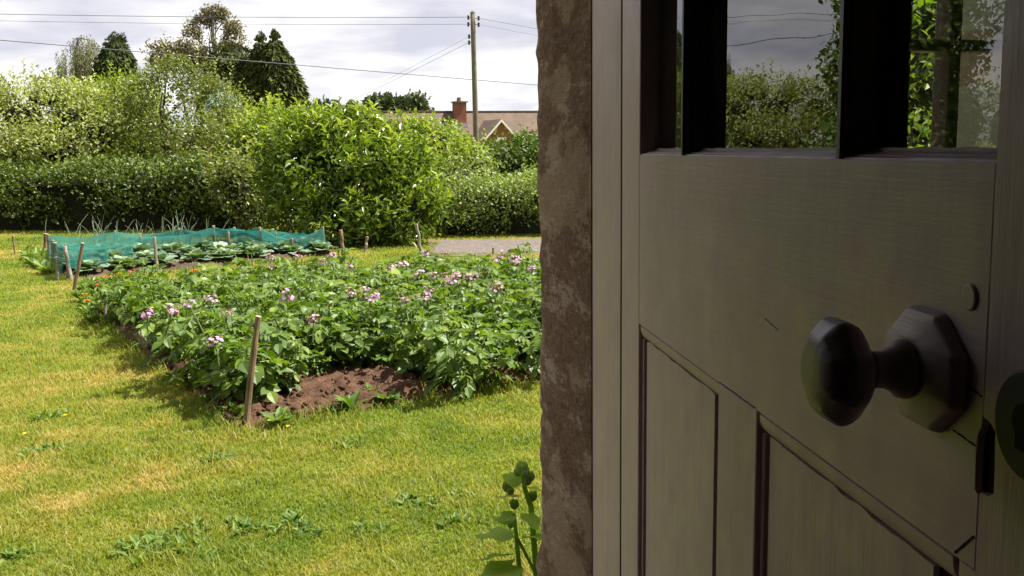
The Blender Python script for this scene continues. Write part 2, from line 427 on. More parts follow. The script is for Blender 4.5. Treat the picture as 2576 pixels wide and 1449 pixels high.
def leaves(P, A, Nn, L, W, T):
    P = np.asarray(P, float); n = len(P)
    A = unit(A); Nn = np.asarray(Nn, float); Nn = unit(Nn - (Nn * A).sum(-1, keepdims=True) * A)
    B = np.cross(Nn, A)
    L = np.broadcast_to(np.asarray(L, float), (n,)); W = np.broadcast_to(np.asarray(W, float), (n,))
    TV, F3, F4 = T; k = len(TV)
    V = P[:, None] + (L[:, None] * TV[:, 0])[..., None] * A[:, None] + (W[:, None] * TV[:, 1])[..., None] * B[:, None] + (L[:, None] * TV[:, 2])[..., None] * Nn[:, None]
    off = (np.arange(n) * k)[:, None, None]
    f3 = (F3[None] + off).reshape(-1, 3) if len(F3) else np.zeros((0, 3), int)
    f4 = (F4[None] + off).reshape(-1, 4) if len(F4) else np.zeros((0, 4), int)
    return V.reshape(-1, 3), f3, f4, k

class LS:
    """collects leaf sets"""
    def __init__(self): self.V, self.F3, self.F4, self.R, self.m3, self.m4, self.n = [], [], [], [], [], [], 0
    def add(self, P, A, Nn, L, W, T=T_DIA, mi=0, rnd=None):
        V, f3, f4, k = leaves(P, A, Nn, L, W, T)
        r = rng.random(len(P)) if rnd is None else np.broadcast_to(rnd, (len(P),))
        self.V.append(V); self.F3.append(f3 + self.n); self.F4.append(f4 + self.n); self.R.append(np.repeat(r, k))
        self.m3.append(np.full(len(f3), mi)); self.m4.append(np.full(len(f4), mi)); self.n += len(V)
    def raw(self, V, F4, rnd=.5, mi=0):
        self.V.append(np.asarray(V, float)); self.F4.append(np.asarray(F4) + self.n); self.F3.append(np.zeros((0, 3), int))
        self.R.append(np.full(len(V), rnd)); self.m4.append(np.full(len(F4), mi)); self.m3.append(np.zeros(0, int)); self.n += len(V)
    def tube(self, pts, rad, mi=0, seg=5, rnd=.5):
        b = MB(); b.tube(pts, rad, seg, cap=False)
        self.raw(np.concatenate(b.V), np.array([f for f, _ in b.F[4]]), rnd, mi)
    def build(self, name, mats, parent=None, nolink=False, loc=None):
        f3 = np.concatenate(self.F3); f4 = np.concatenate(self.F4)
        mi = np.concatenate(([np.concatenate(self.m3)] if len(f3) else []) + ([np.concatenate(self.m4)] if len(f4) else []))
        return mesh(name, np.concatenate(self.V), [f3, f4], mats, parent, rnd=np.concatenate(self.R), midx=mi, smooth=False, nolink=nolink, loc=loc)

def rdir(n):
    return unit(rng.normal(size=(n, 3)))

def blob_points(blobs, n, depth=.16, lump=.3, gap=0., gs=1.5, seed=0, zmin=None):
    """points near the lumpy surface of ellipsoids (cx,cy,cz,rx,ry,rz); returns points and outward directions"""
    B = np.asarray(blobs, float); w = (B[:, 3] * B[:, 5] + B[:, 3] * B[:, 4]); w /= w.sum()
    k = rng.choice(len(B), int(n * 1.6) + 20, p=w); d = rdir(len(k))
    r = 1 - np.abs(rng.normal(0, depth, len(k)))
    lumpf = 1 + lump * (fbm(d * 1.7 + k[:, None] * 5.1 + seed, 3, seed) - .5) * 2
    P = B[k, :3] + B[k, 3:6] * d * (r * lumpf)[:, None]
    keep = np.ones(len(k), bool)
    for j in range(len(B)):                       # drop what lies deep inside another blob
        q = (P - B[j, :3]) / B[j, 3:6]; keep &= ((q ** 2).sum(-1) > .5) | (rng.random(len(k)) < .12)
    if gap: keep &= vnoise(P * gs + 3.3, seed + 9) > gap
    if zmin is not None: keep &= P[:, 2] > zmin
    P, d = P[keep][:n], d[keep][:n]
    return P, d

def leafy(ls, C, D, per, sig, L, W, T=T_DIA, up=.35, spread=.8, mi=0, hang=0., shade=None):
    """a clump of leaves round each centre C with outward direction D"""
    n = len(C); P = np.repeat(C, per, 0) + rng.normal(0, sig, (n * per, 3)); Dd = np.repeat(D, per, 0)
    Nn = Dd + np.array((0, 0, up)) + rdir(len(P)) * spread
    A = Dd * .5 + rdir(len(P)) * .9 - np.array((0, 0, hang))
    s = rng.uniform(.5, 1.3, len(P))
    cl = np.repeat(rng.random(n), per)
    ls.add(P, A, Nn, L * s, W * s, T, mi, rnd=np.clip(.45 * cl + .55 * rng.random(len(P)), 0, 1))

def trunk(parent, base, top, r0, r1, limbs=(), mat=None, name='trunk', n=6, wob=.05):
    b = MB(); base = np.asarray(base, float); top = np.asarray(top, float)
    t = np.linspace(0, 1, n)[:, None]; pts = base + (top - base) * t + rng.normal(0, wob, (n, 3)) * np.sin(t * PI)
    b.tube(pts, np.linspace(r0, r1, n), 8)
    for q in limbs:
        q = np.asarray(q, float); k = int(rng.integers(max(1, n // 2 - 1), n)); s = pts[k]
        m = (s + q) / 2 + rng.normal(0, .06, 3) * np.linalg.norm(q - s) + np.array((0, 0, .06)) * np.linalg.norm(q - s)
        rr = r1 * .75
        b.tube([s, (s + m) / 2, m, (m + q) / 2, q], np.linspace(rr, rr * .25, 5), 6, cap=False)
    return b.build(name, mat or M['bark'], parent, smooth=True)

def core(parent, blobs, f, name='inner_branches', mat=None):
    """dense dark twigwork inside a bush"""
    b = MB()
    for q in blobs:
        c, r = np.array(q[:3]), np.array(q[3:6]) * f
        for k in range(int(26)):
            d0, d1 = rdir(2)
            b.tube([c + r * d0 * .2, c + r * (d0 * .6 + d1 * .2), c + r * unit(d0 + .4 * d1)], [.025, .016, .006], 4, cap=False)
    return b.build(name, mat or M['bark'], parent)

# ------------------------------------------------------------------ world, sun, camera
SUN_EL, SUN_ROT = math.radians(56), math.radians(80)
def world():
    w = bpy.data.worlds.new('World'); SC.world = w; w.use_nodes = True
    nt = w.node_tree; bg = nt.nodes['Background']; bg.inputs['Strength'].default_value = .1
    sky = N(nt, 'ShaderNodeTexSky', sky_type='NISHITA'); sky.sun_disc = False
    sky.sun_elevation = SUN_EL; sky.sun_rotation = SUN_ROT; sky.air_density = 1.; sky.dust_density = 1.5
    tc = N(nt, 'ShaderNodeTexCoord'); sx = N(nt, 'ShaderNodeSeparateXYZ'); nt.links.new(tc.outputs['Generated'], sx.inputs[0])
    zz = math_(nt, 'ADD', math_(nt, 'MAXIMUM', sx.outputs[2], 0.), .22)
    cx = N(nt, 'ShaderNodeCombineXYZ'); nt.links.new(math_(nt, 'DIVIDE', sx.outputs[0], zz), cx.inputs[0]); nt.links.new(math_(nt, 'DIVIDE', sx.outputs[1], zz), cx.inputs[1])
    n1 = noise(nt, .9, 7, .5, vec=cx.outputs[0]); n2 = noise(nt, 1.5, 7, .52, vec=cx.outputs[0], stretch=(1, 1.25, 1))
    cloud = ramp(nt, n2, [(.38, (2.35, 2.37, 2.75)), (.47, (2.95, 2.95, 3.15)), (.55, (3.75, 3.68, 3.66))])
    skyc = mixc(nt, .6, sky.outputs[0], (2.0, 2.15, 2.6))
    c = mixc(nt, ramp(nt, n1, [(.30, (0, 0, 0)), (.42, (1, 1, 1))]), skyc, cloud)
    nt.links.new(c, bg.inputs[0])
world()
sl = bpy.data.lights.new('sun', 'SUN'); sl.energy = 5.; sl.angle = math.radians(.5); sl.color = (1, .95, .86)
so = link(bpy.data.objects.new('sun', sl))
SDIR = Vector((math.sin(SUN_ROT) * math.cos(SUN_EL), math.cos(SUN_ROT) * math.cos(SUN_EL), math.sin(SUN_EL)))
so.rotation_euler = SDIR.to_track_quat('Z', 'Y').to_euler(); so.location = (20, 5, 25)

cd = bpy.data.cameras.new('camera'); cd.lens = 36; cd.sensor_width = 36; cd.clip_end = 2000; cd.clip_start = .02
co = link(bpy.data.objects.new('camera', cd))
R0, U0, F0 = Vector((1, 0, 0)), Vector((0, SP, CP)), Vector((0, CP, -SP))
Rr, Ur = CR * R0 - SR * U0, SR * R0 + CR * U0
mm = Matrix((Rr, Ur, -F0)).transposed().to_4x4(); mm.translation = (0, 0, EYE)
co.matrix_world = mm; SC.camera = co
SC.view_settings.view_transform = 'Standard'; SC.view_settings.look = 'None'
SC.view_settings.exposure = 1.6; SC.view_settings.gamma = 1
SC.cycles.max_bounces = 8; SC.cycles.transparent_max_bounces = 24; SC.cycles.use_denoising = True

# ================================================================== SETTING
def sheet(name, poly, z, mat, kind='structure'):
    o = mesh(name, [(p[0], p[1], z) for p in poly], np.array([range(len(poly))]), mat)
    return tag(o, kind=kind)

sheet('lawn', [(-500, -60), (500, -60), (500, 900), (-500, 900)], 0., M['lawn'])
G1, G2 = gnd(1085, 646), gnd(1120, 604)
sheet('gravel_path', [(G1[0], G1[1]), (G1[0] + 4.5, G1[1] + .1), (G2[0] + 4.5, G2[1]), (G2[0] - .3, G2[1] + .02)], .006, M['gravel'])

PA, PB = np.array((-1.50, 5.36)), np.array((-4.66, 10.74))
PC, PD = np.array((2.6, 8.05)), np.array((2.6, 11.1))
CA, CB = gnd(168, 706)[:2], gnd(850, 640)[:2]            # front edge of the netted bed
CC, CE = np.array((-3.05, 15.85)), np.array((-6.75, 14.75))   # back right and back left corners
def soil_bed(name, q, z, mat, ny=70, nx=110, label=None):
    u, v = np.meshgrid(np.linspace(0, 1, nx), np.linspace(0, 1, ny))
    a, b, c, d = [np.asarray(p, float) for p in q]
    P = (a * (1 - u[..., None]) + b * u[..., None]) * (1 - v[..., None]) + (d * (1 - u[..., None]) + c * u[..., None]) * v[..., None]
    Q = np.concatenate([P, np.zeros_like(P[..., :1])], -1)
    e = np.minimum(np.minimum(u, 1 - u) * np.linalg.norm(b - a), np.minimum(v, 1 - v) * np.linalg.norm(d - a))
    h = np.clip(e / .16, 0, 1) ** .7 * z * (.65 + .7 * fbm(Q * 2.2, 3, 3)) + np.clip(e / .06, 0, 1) * (.055 * (fbm(Q * 13, 4, 5) - .38) + .04 * (vnoise(Q * 30, 9) - .45) ) - .01
    jit = .05 * (fbm(Q * 4, 3, 8)[..., None] - .5) * 2
    P = P + jit
    V = np.concatenate([P, h[..., None]], -1).reshape(-1, 3)
    i = (np.arange(ny - 1)[:, None] * nx + np.arange(nx - 1)).ravel()
    o = mesh(name, V, np.stack([i, i + 1, i + nx + 1, i + nx], 1), mat, smooth=True)
    return tag(o, kind='structure')
soil_bed('vegetable_bed_soil', (PA, PC, PD, PB), .075, M['soil'], 230, 260)
soil_bed('netted_bed_soil', (CA, CB, CC, CE), .05, M['soil2'])

def inside(P, q):
    ok = np.ones(len(P), bool)
    for i in range(4):
        a, b = q[i], q[(i + 1) % 4]
        ok &= ((b[0] - a[0]) * (P[:, 1] - a[1]) - (b[1] - a[1]) * (P[:, 0] - a[0])) > 0
    return ok
BED1 = [PA, PC, PD, PB]; BED2 = [CA, CB, CC, CE]

# grass blades: one object, nobody could count it
def grass():
    n = 680000
    u = rng.random(n); D = (2.6 ** .25 + u * (20.5 ** .25 - 2.6 ** .25)) ** 4
    th = np.radians(rng.uniform(-35, 24, n)); X, Y = D * np.tan(th), D
    P = np.stack([X, Y], 1)
    keep = ~inside(P, BED1) & ~inside(P, BED2) & ~((Y > 14.75) & (Y < 16.9) & (X > -1.15))
    ctr = (PA + PB + PC + PD) / 4; IN = [ctr + (q - ctr) * .965 for q in BED1]
    keep |= inside(P, BED1) & (rng.random(n) < np.where(inside(P, IN), .012, .42))
    P = P[keep]; D = D[keep]; n = len(P)
    # taller fringe along the bed edges
    def dist(a, b):
        ab = b - a; t = np.clip(((P - a) @ ab) / (ab @ ab), 0, 1); return np.linalg.norm(P - a - t[:, None] * ab, axis=1)
    ed = np.minimum.reduce([dist(PA, PC), dist(PA, PB), dist(CA, CB), dist(CA, CE)])
    q3 = np.concatenate([P, np.zeros((n, 1))], 1)
    tuft = fbm(q3 * 1.6, 3, 31)
    clump = fbm(q3 * 5.5, 3, 37)
    h = rng.uniform(.012, .027, n) * (1 + 1.1 * np.clip(tuft - .5, 0, 1) * 2) * (.55 + 1.7 * np.clip(clump - .25, 0, 1)) * (1 + 2.6 * np.exp(-(ed / .09) ** 2) * rng.random(n) ** 2)
    stray = rng.random(n) < .006; h[stray] *= rng.uniform(1.6, 2.8, stray.sum())
    rr = rng.random(n); rr[stray] = 1.3
    w = .00125 * (1 + D / 5.)
    a = rng.uniform(0, 2 * PI, n); dr = np.stack([np.cos(a), np.sin(a)], 1)
    lean = rng.uniform(.25, 1.3, n)[:, None] * h[:, None] * dr
    a2 = a + rng.normal(0, .7, n)
    side = np.stack([-np.sin(a2), np.cos(a2)], 1) * w[:, None]
    z0 = np.full((n, 1), -.002)
    v0 = np.concatenate([P - side, z0], 1); v1 = np.concatenate([P + side, z0], 1)
    m0 = np.concatenate([P + lean * .4 - side * .8, (h * .62)[:, None]], 1); m1 = np.concatenate([P + lean * .4 + side * .8, (h * .62)[:, None]], 1)
    tp = np.concatenate([P + lean, h[:, None]], 1)
    V = np.stack([v0, v1, m1, m0, tp], 1).reshape(-1, 3)
    o = (np.arange(n) * 5)[:, None]
    o_ = mesh('grass', V, [o + np.array((3, 2, 4)), o + np.array((0, 1, 2, 3))], M['grass'], rnd=np.repeat(rr, 5))
    tag(o_, 'short mown lawn grass with straw coloured dry patches', 'grass', kind='stuff')
grass()

# clods and stones lying on the dug soil: one object, nobody could count them
def clods():
    n = 2600; a, b_ = rng.random(n), rng.random(n)
    P = (PA * (1 - a)[:, None] + PC * a[:, None]) * (1 - b_)[:, None] + (PB * (1 - a)[:, None] + PD * a[:, None]) * b_[:, None]
    b_ = b_ ** 2.2; P = (PA * (1 - a)[:, None] + PC * a[:, None]) * (1 - b_)[:, None] + (PB * (1 - a)[:, None] + PD * a[:, None]) * b_[:, None]
    V0 = np.array([(1, 0, 0), (-1, 0, 0), (0, 1, 0), (0, -1, 0), (0, 0, 1), (0, 0, -1)], float); F0 = np.array([(0, 2, 4), (2, 1, 4), (1, 3, 4), (3, 0, 4), (2, 0, 5), (1, 2, 5), (3, 1, 5), (0, 3, 5)])
    r = .006 + .019 * rng.random(n) ** 2.5; e = np.minimum(b_ * 5.9, 1 - b_ * 0)
    z = np.clip(e / .16, 0, 1) ** .7 * .075 + .004
    V = (V0[None] * r[:, None, None]) * rng.uniform(.6, 1.3, (n, 6, 1)) + rng.normal(0, .12, (n, 6, 3)) * r[:, None, None]; V[..., :2] += P[:, None]; V[..., 2] += z[:, None]
    o = mesh('soil_clods', V.reshape(-1, 3), (F0[None] + (np.arange(n) * 6)[:, None, None]).reshape(-1, 3), M['soil'], smooth=True)
    tag(o, 'crumbly clods and small stones on the dug red brown soil', 'soil clods', kind='stuff')
clods()

# ================================================================== COTTAGE (camera stands inside it)
HINGE = np.array((.13645, 1.28362)); WALL_ANG = math.radians(13)
cottage = empty('cottage', (HINGE[0], HINGE[1], 0), WALL_ANG)
tag(cottage, 'stone cottage around the open doorway, with worn brown stone jamb and cream door frame', 'cottage')
DW, FD, WT, TOP = .905, .121, .470, 2.12      # doorway width, frame depth, wall thickness, opening height
WX0, WX1, WZ0, WZ1 = .365, .800, 1.02, 2.05      # window opening right of the doorway
b = MB()
b.box(-3.2, -DW - .05, 0, WT, -.1, 3.3)
b.box(-DW - .05, .05, 0, WT, TOP + .05, 3.3)
b.box(.05, WX0, 0, WT - .03, -.1, 3.3)
b.box(WX0, WX1, 0, WT, -.1, WZ0); b.box(WX0, WX1, 0, WT, WZ1, 3.3)
b.box(WX1, 3.2, 0, WT, -.1, 3.3)
b.build('wall', M['wallstone'], cottage)
b = MB()
b.box(1.62, 1.95, WT + .002, 1.42, -.1, 3.1)
b.build('added_shade_wall', M['wallstone'], cottage)  # unseen wall added to cast shade over the hollyhock
b = MB()
b.box(-3.2, -3.0, -4.2, -.002, -.1, 2.6); b.box(3.0, 3.2, -4.2, -.002, -.1, 2.6); b.box(-3.0, 3.0, -4.4, -4.2, -.1, 2.6)
b.build('inside_wall', M['plaster'], cottage)
b = MB(); b.box(-3.0, 3.0, -4.2, -.004, .05, .18); b.build('floor', M['floor'], cottage)
b = MB(); b.box(-3.2, 3.2, -4.4, -.002, 2.6, 2.72); b.build('ceiling', M['ceiling'], cottage)
b = MB(); b.add([(-3.4, -4.6, 3.0), (3.4, -4.6, 3.0), (3.4, -1.9, 5.2), (-3.4, -1.9, 5.2), (-3.4, WT + .04, 3.32), (3.4, WT + .04, 3.32),
                 (-3.4, -4.6, 2.9), (3.4, -4.6, 2.9), (-3.4, WT + .04, 3.2), (3.4, WT + .04, 3.2)],
                [(0, 1, 2, 3), (3, 2, 5, 4), (6, 8, 9, 7), (0, 6, 7, 1), (4, 5, 9, 8), (0, 3, 4, 8, 6), (1, 7, 9, 5, 2)])
b.build('roof', M['slate'], cottage)
b = MB(); b.box(-DW - .05, .05, .02, WT + .12, -.1, .16); b.build('doorstep', M['stone'], cottage)

def stone_jamb(sgn, x0, name):
    """reveal face and outside corner as one rough displaced skin, closed behind"""
    path = [(0, FD - .0008)]
    nb = 74
    for k in range(nb): path.append((0, FD - .0008 + (WT - FD - .0212) * (k + 1) / nb))
    for k in range(1, 7): a = k / 6 * PI / 2; path.append((.022 * (1 - math.cos(a)), WT - .022 + .022 * math.sin(a)))
    for k in range(1, 12): path.append((.022 + .016 * k, WT))
    path = np.array(path); nz = 520; zs = np.linspace(-.05, TOP + .05, nz)
    t = unit(np.gradient(path, axis=0)); nr = np.stack([-t[:, 1], t[:, 0]], 1)    # outward
    A, Z = np.meshgrid(path[:, 0], zs); Bm, _ = np.meshgrid(path[:, 1], zs)
    Q = np.stack([A * 1. + 4, Bm, Z], -1)
    d = (.007 * (fbm(Q * np.array((5, 2, 3.5)), 4, 41) - .5) + .007 * (fbm(Q * np.array((26, 9, 22)), 4, 44) - .5) + .0045 * (fbm(Q * np.array((60, 22, 60)), 3, 47) - .5))
    flake = np.clip(fbm(Q * np.array((13, 4.5, 10)), 5, 52) - .53, 0, .05) * .06
    d = d - flake
    corner = np.exp(-((np.arange(len(path)) - (nb + 4)) / 9.) ** 2)[None]
    ch = np.clip(fbm(np.stack([Z * 3.1, Z * 0, Z * 0 + 2], -1), 4, 61) - .45, 0, 1) * .06 + np.clip(fbm(np.stack([Z * 17, Z * 0, Z * 0 + 2], -1), 3, 63) - .5, 0, 1) * .03
    ch = ch + .013 * np.exp(-((Z - 1.205) / .03) ** 2)
    d = d - corner * ch
    d[:, 0] = 0; d *= np.clip(np.arange(len(path)) / 3, 0, 1)[None]
    X = A + nr[None, :, 0] * d; Y = Bm + nr[None, :, 1] * d
    V = np.stack([x0 - sgn * -X if False else x0 + sgn * X, Y, Z], -1).reshape(-1, 3); m = len(path)
    i = (np.arange(nz - 1)[:, None] * m + np.arange(m - 1)).ravel()
    F = np.stack([i, i + m, i + m + 1, i + 1], 1)
    if sgn < 0: F = F[:, ::-1]
    return mesh(name, V, F, M['stone'], cottage, smooth=True)
stone_jamb(1, 0., 'stone_jamb'); stone_jamb(-1, -DW, 'stone_jamb')
b = MB(); b.box(.0015, .05, .0, FD + .004, .16, TOP + .05); b.build('door_frame', M['paint_v'], cottage, bevel=.003)
b = MB(); b.box(-DW - .05, -DW - .0015, .0, FD + .004, .16, TOP + .05); b.build('door_frame', M['paint_v'], cottage, bevel=.003)
b = MB(); b.box(-DW - .05, .05, .001, FD, TOP + .051, TOP + .1); b.build('door_head', M['paint_h'], cottage, bevel=.003)
b = MB(); b.box(.0005, .014, -.0075, -.0006, .17, TOP - .01); b.build('hinge_gap_shade', M['black'], cottage)  # black strip standing in for the shade in the hinge gap
# the little window to the right of the doorway
XM = .494
b = MB(); y0, y1 = .03, .075
b.box(WX0, WX0 + .035, y0, y1, WZ0, WZ1); b.box(WX1 - .035, WX1, y0, y1, WZ0, WZ1)
b.box(WX0 + .035, WX1 - .035, y0, y1, WZ0, WZ0 + .035); b.box(WX0 + .035, WX1 - .035, y0, y1, WZ1 - .035, WZ1)
b.box(XM - .009, XM + .009, y0 + .004, y1 - .004, WZ0 + .035, WZ1 - .035)
for zb in (1.30, 1.632):
    b.box(WX0 + .035, XM - .009, y0 + .006, y1 - .006, zb - .008, zb + .008); b.box(XM + .009, WX1 - .035, y0 + .006, y1 - .006, zb - .008, zb + .008)
win = b.build('window', M['paint_v'], cottage, bevel=.003)
b = MB(); b.box(WX0 + .034, WX1 - .034, .0515, .0535, WZ0 + .034, WZ1 - .034); b.build('glass_pane', M['glass2'], win)
b = MB(); b.box(WX0 + .002, WX1 - .002, -.06, .029, WZ0, WZ0 + .02); b.build('sill', M['paint_h'], win)

# ================================================================== DOOR (open, hinged at the right of the doorway)
TD = .1052
dd = np.array((TD, -1)) / math.hypot(TD, 1)
door = empty('door', (HINGE[0], HINGE[1], .18), math.atan2(dd[1], dd[0]))
tag(door, 'old cream painted half glazed door standing open, with octagonal knob and flaking lower panels', 'door')
Z0 = -.18      # door parts below are given in world heights
def z_(z): return z + Z0
TH = .044; HT = 2.10
SL, ML, MR_, SR_, DE = .1055, .4085, .5075, .8165, .892
ZP, ZS, ZG, DG = 1.295, 1.4905, 1.4975, .0215     # top of panels, front edge of the glazing rail, foot of the glass, depth of the glass
def jag(p0, p1, n, amp, s):
    p0, p1 = np.array(p0, float), np.array(p1, float); t = np.linspace(0, 1, n)[:, None]
    q = p0 + (p1 - p0) * t; d = unit(np.array((-(p1 - p0)[1], (p1 - p0)[0])))
    k = np.stack([t[:, 0] * np.linalg.norm(p1 - p0) * 45, t[:, 0] * 0, t[:, 0] * 0 + s], 1)
    return q + d * ((fbm(k, 4, s) - .5) * 2 * amp)[:, None]
# stiles
b = MB(); b.box(.0105, SL, 0, TH, z_(.19), z_(HT)); b.build('stile', M['paint_v'], door, bevel=.0022)
edge = jag((SR_ + .001, .19), (SR_ + .001, HT), 240, .0011, 71)
hole = [(.8290, 1.3378), (.8287, 1.3500), (.8276, 1.3672), (.8225, 1.3705)]
poly = [tuple(p) for p in edge if p[1] < 1.333 or p[1] > 1.372]
k = next(i for i, p in enumerate(poly) if p[1] > 1.36)
poly = poly[:k] + [(.8178, 1.3345), (.8255, 1.3352)] + hole + [(.8180, 1.3712)] + poly[k:] + [(DE, HT), (DE, .19)]
b = MB(); b.prism([(x, z_(z)) for x, z in poly], 0, TH); b.build('stile', M['paint_v'], door)
b = MB(); b.box(SR_ - .0042, SR_ + .0125, .0042, .0052, z_(1.331), z_(1.374)); b.build('hole_shade_board', M['black'], door)  # black board set in the broken hole to stand for its shade
# lock rail, with a notch broken out of its end
rail = [(SL + .0008, ZP), (SR_ - .0012, ZP), (SR_ - .0012, 1.3325), (.8125, 1.3345), (.8120, 1.352), (.8128, 1.3615), (.8152, 1.3655), (SR_ - .0009, 1.3675)]
rail += [tuple(p) for p in jag((SR_ - .0008, 1.372), (SR_ - .0008, ZS), 50, .0005, 73)] + [(SL + .0008, ZS)]
b = MB(); b.prism([(x, z_(z)) for x, z in rail], .0004, TH); b.build('lock_rail', M['paint_h'], door)
# moulded glazing ledge on top of the rail
prof = [(.002, ZS + .0001), (.003, ZS + .0014), (.007, ZS + .0018), (.0085, ZS + .0032), (.0145, ZS + .0036), (.016, ZS + .0048), (.030, ZS + .0056), (.0405, ZS + .0056), (.0405, ZS - .004), (.002, ZS - .004)]
b = MB(); b.sweep([(y, z_(z)) for y, z in prof], SL + .001, SR_ - .001); b.build('glazing_ledge', M['paint_dirty'], door)
# glazing bars and dark rebates of the stiles
ZT = 1.985
def gbar(x, halfback, flare):
    nose = .0024
    h = [(nose, .0), (nose + .0010, .004), (nose + .0026, .0048), (nose + .0034, .0105), (nose + flare * .6, .0118), (halfback, .0195), (halfback, .0415)]
    p = h + [(-a, c) for a, c in h[::-1]]
    b = MB(); b.sweep([(x + a, c) for a, c in p], z_(ZS + .0005), z_(ZT), 'z')
    return b.build('glazing_bar', M['bar'], door)
gbar(.2828, .0105, .010); gbar(.6440, .0075, .006)
rp = [(0, .0015), (.0018, .003), (.0018, .008), (.0036, .0095), (.0036, .0145), (.0052, .016), (.0052, .0415), (0, .0415)]
b = MB(); b.sweep([(SL - .0075 + a, c) for a, c in rp], z_(ZS + .0005), z_(ZT), 'z'); b.build('stile_moulding', M['bar'], door)
b = MB(); b.sweep([(SR_ - .0005 - a, c) for a, c in rp[::-1]], z_(ZS + .0005), z_(ZT), 'z'); b.build('stile_moulding', M['paint_dirty'], door)
b = MB(); b.box(SL + .001, SR_ - .001, .0003, TH, z_(ZT), z_(HT - .0005)); b.build('top_rail', M['paint_h'], door)
for x0, x1 in ((SL - .002, .2735), (.2921, .6377), (.6503, SR_ - .006)):
    b = MB(); b.box(x0, x1, DG, DG + .0025, z_(ZS + .0057), z_(ZT)); b.build('glass_pane', M['glass'], door)
    b = MB()
    pts = jag((x0, ZS + .0057), (x1, ZS + .0057), 60, .0009, int(x0 * 100) + 3)
    poly = [(p[0], z_(p[1] + .0012)) for p in pts] + [(x1, z_(ZS + .0045)), (x0, z_(ZS + .0045))]
    b.prism(poly, DG - .0035, DG - .0002); b.build('putty_line', M['paint_dirty'], door)
# muntin, panels, their bolection at the top, crack of dirt along it
b = MB(); b.box(ML, MR_, .0006, TH, z_(.42), z_(ZP - .0006)); b.build('muntin', M['paint_v'], door, bevel=.0018)
b = MB(); b.box(SL + .0008, SR_ - .0012, .0005, TH, z_(.19), z_(.42)); b.build('bottom_rail', M['paint_h'], door, bevel=.002)
PR, BH = .0068, .0172
for x0, x1 in ((SL, ML), (MR_, SR_ - .0205)):
    b = MB()
    ins = .0135
    xe = x1 - .029
    top = jag((x0 + ins, ZP - BH - .0012), (xe, ZP - BH - .0012), 260, .0024, 81 + int(x0 * 10))
    poly = [(x0 + ins, .42), (xe, .42)] + [tuple(p) for p in top[::-1]]
    b.prism([(x, z_(z)) for x, z in poly], PR, TH - .012); b.build('panel', M['paint_v'], door)
    b = MB(); b.box(x0 - .001, x1 + .001, PR + .0035, TH - .014, z_(.42), z_(ZP)); b.build('panel_groove', M['crack'], door)
    # quarter-round bead: top, then a thin one on the hinge side of the panel
    q = [(.0030, ZP - .0002), (.0030, ZP - .0016)] + [(.0012 + (PR + .0004) * (1 - math.cos(a)) , ZP - .0022 - (BH - .0030) * math.sin(a)) for a in np.linspace(.0, PI / 2, 9)] + [(PR + .003, ZP - BH + .0006), (PR + .003, ZP - .0002)]
    b = MB(); b.sweep([(y, z_(z)) for y, z in q], x0 + .0045, x1 - .001); b.build('panel_bead', M['paint_h'], door, smooth=False)
    q = [(x0 + .0040, PR + .003), (x0 + .0042, .0042), (x0 + .0068, .0034), (x0 + .0090, .0046), (x0 + .0102, PR + .003)]
    b = MB(); b.sweep(q, z_(.42), z_(ZP - BH), 'z'); b.build('panel_bead', M['paint_v'], door)
# chamfered stile bead by the latch side of the right panel
b = MB(); q = [(SR_ - .020, PR + .002), (SR_ - .0185, .0030), (SR_ - .014, .0012), (SR_ - .0010, .0009), (SR_ - .0010, TH - .002), (SR_ - .020, TH - .002)]
b.sweep(q, z_(.42), z_(ZP - .001), 'z'); b.build('panel_bead', M['paint_v'], door)
# fine cracks in the paint
def crack(p0, p1, n, amp, s, w=.0005):
    q = jag(p0, p1, n, amp, s); d = unit(np.array((-(q[-1] - q[0])[1], (q[-1] - q[0])[0])))
    ww = w * (.4 + rng.random(n))[:, None]; ww[0] = ww[-1] = w * .15
    return [tuple(p) for p in q + d * ww] + [tuple(p) for p in (q - d * ww)[::-1]]
b = MB()
for a in (((.412, 1.2955), (.505, 1.2957), 50, .0006, 91, .0003), ((.7980, 1.2965), (.8148, 1.3113), 26, .0008, 97, .0006), ((.7975, 1.3845), (.815, 1.3800), 22, .0012, 92, .0003), ((.790, 1.3575), (.812, 1.3555), 22, .0008, 93, .0003),
          ((.52, 1.370), (.55, 1.3655), 20, .0004, 95, .00012)):
    yb = PR if a[0][1] < 1.285 else .0004
    b.prism([(x, z_(z)) for x, z in crack(*a)], yb - .0005, yb + .0008)
b.build('paint_crack', M['crack'], door)

# knob: octagonal rose, neck and faceted knob, axis along -y of the door
def lathe(prof, seg, rot=0., facet=None):
    V, F = [], []
    for a, r in prof:
        for k in range(seg):
            t = 2 * PI * k / seg + rot; V.append((r * math.cos(t), -a, r * math.sin(t)))
    for i in range(len(prof) - 1):
        for k in range(seg): F.append((i * seg + k, i * seg + (k + 1) % seg, (i + 1) * seg + (k + 1) % seg, (i + 1) * seg + k))
    F.append(tuple(range((len(prof) - 1) * seg, len(prof) * seg))); return V, F
KX, KZ = .7645, 1.3838
def knobpart(name, prof, seg, mat, parent, rot=0., bev=0., smooth=False):
    b = MB(); V, F = lathe(prof, seg, rot); V = [(x * (1.22 if name == 'rose' else 1) + KX, y * .93, z + z_(KZ)) for x, y, z in V]; b.add(V, F)
    return b.build(name, mat, parent, bevel=bev, smooth=smooth)
knob = knobpart('door_knob', [(.0355, .0105), (.0385, .0165), (.0450, .0258), (.0515, .0296), (.0575, .0290), (.0645, .0220), (.0690, .0125)], 8, M['knob'], door, PI / 8, .0050, True)
knobpart('rose', [(0, .0335), (.0035, .0335), (.0075, .0305), (.0125, .0185), (.0130, .0165)], 8, M['paint_dirty'], knob, PI / 8, .0024, True)
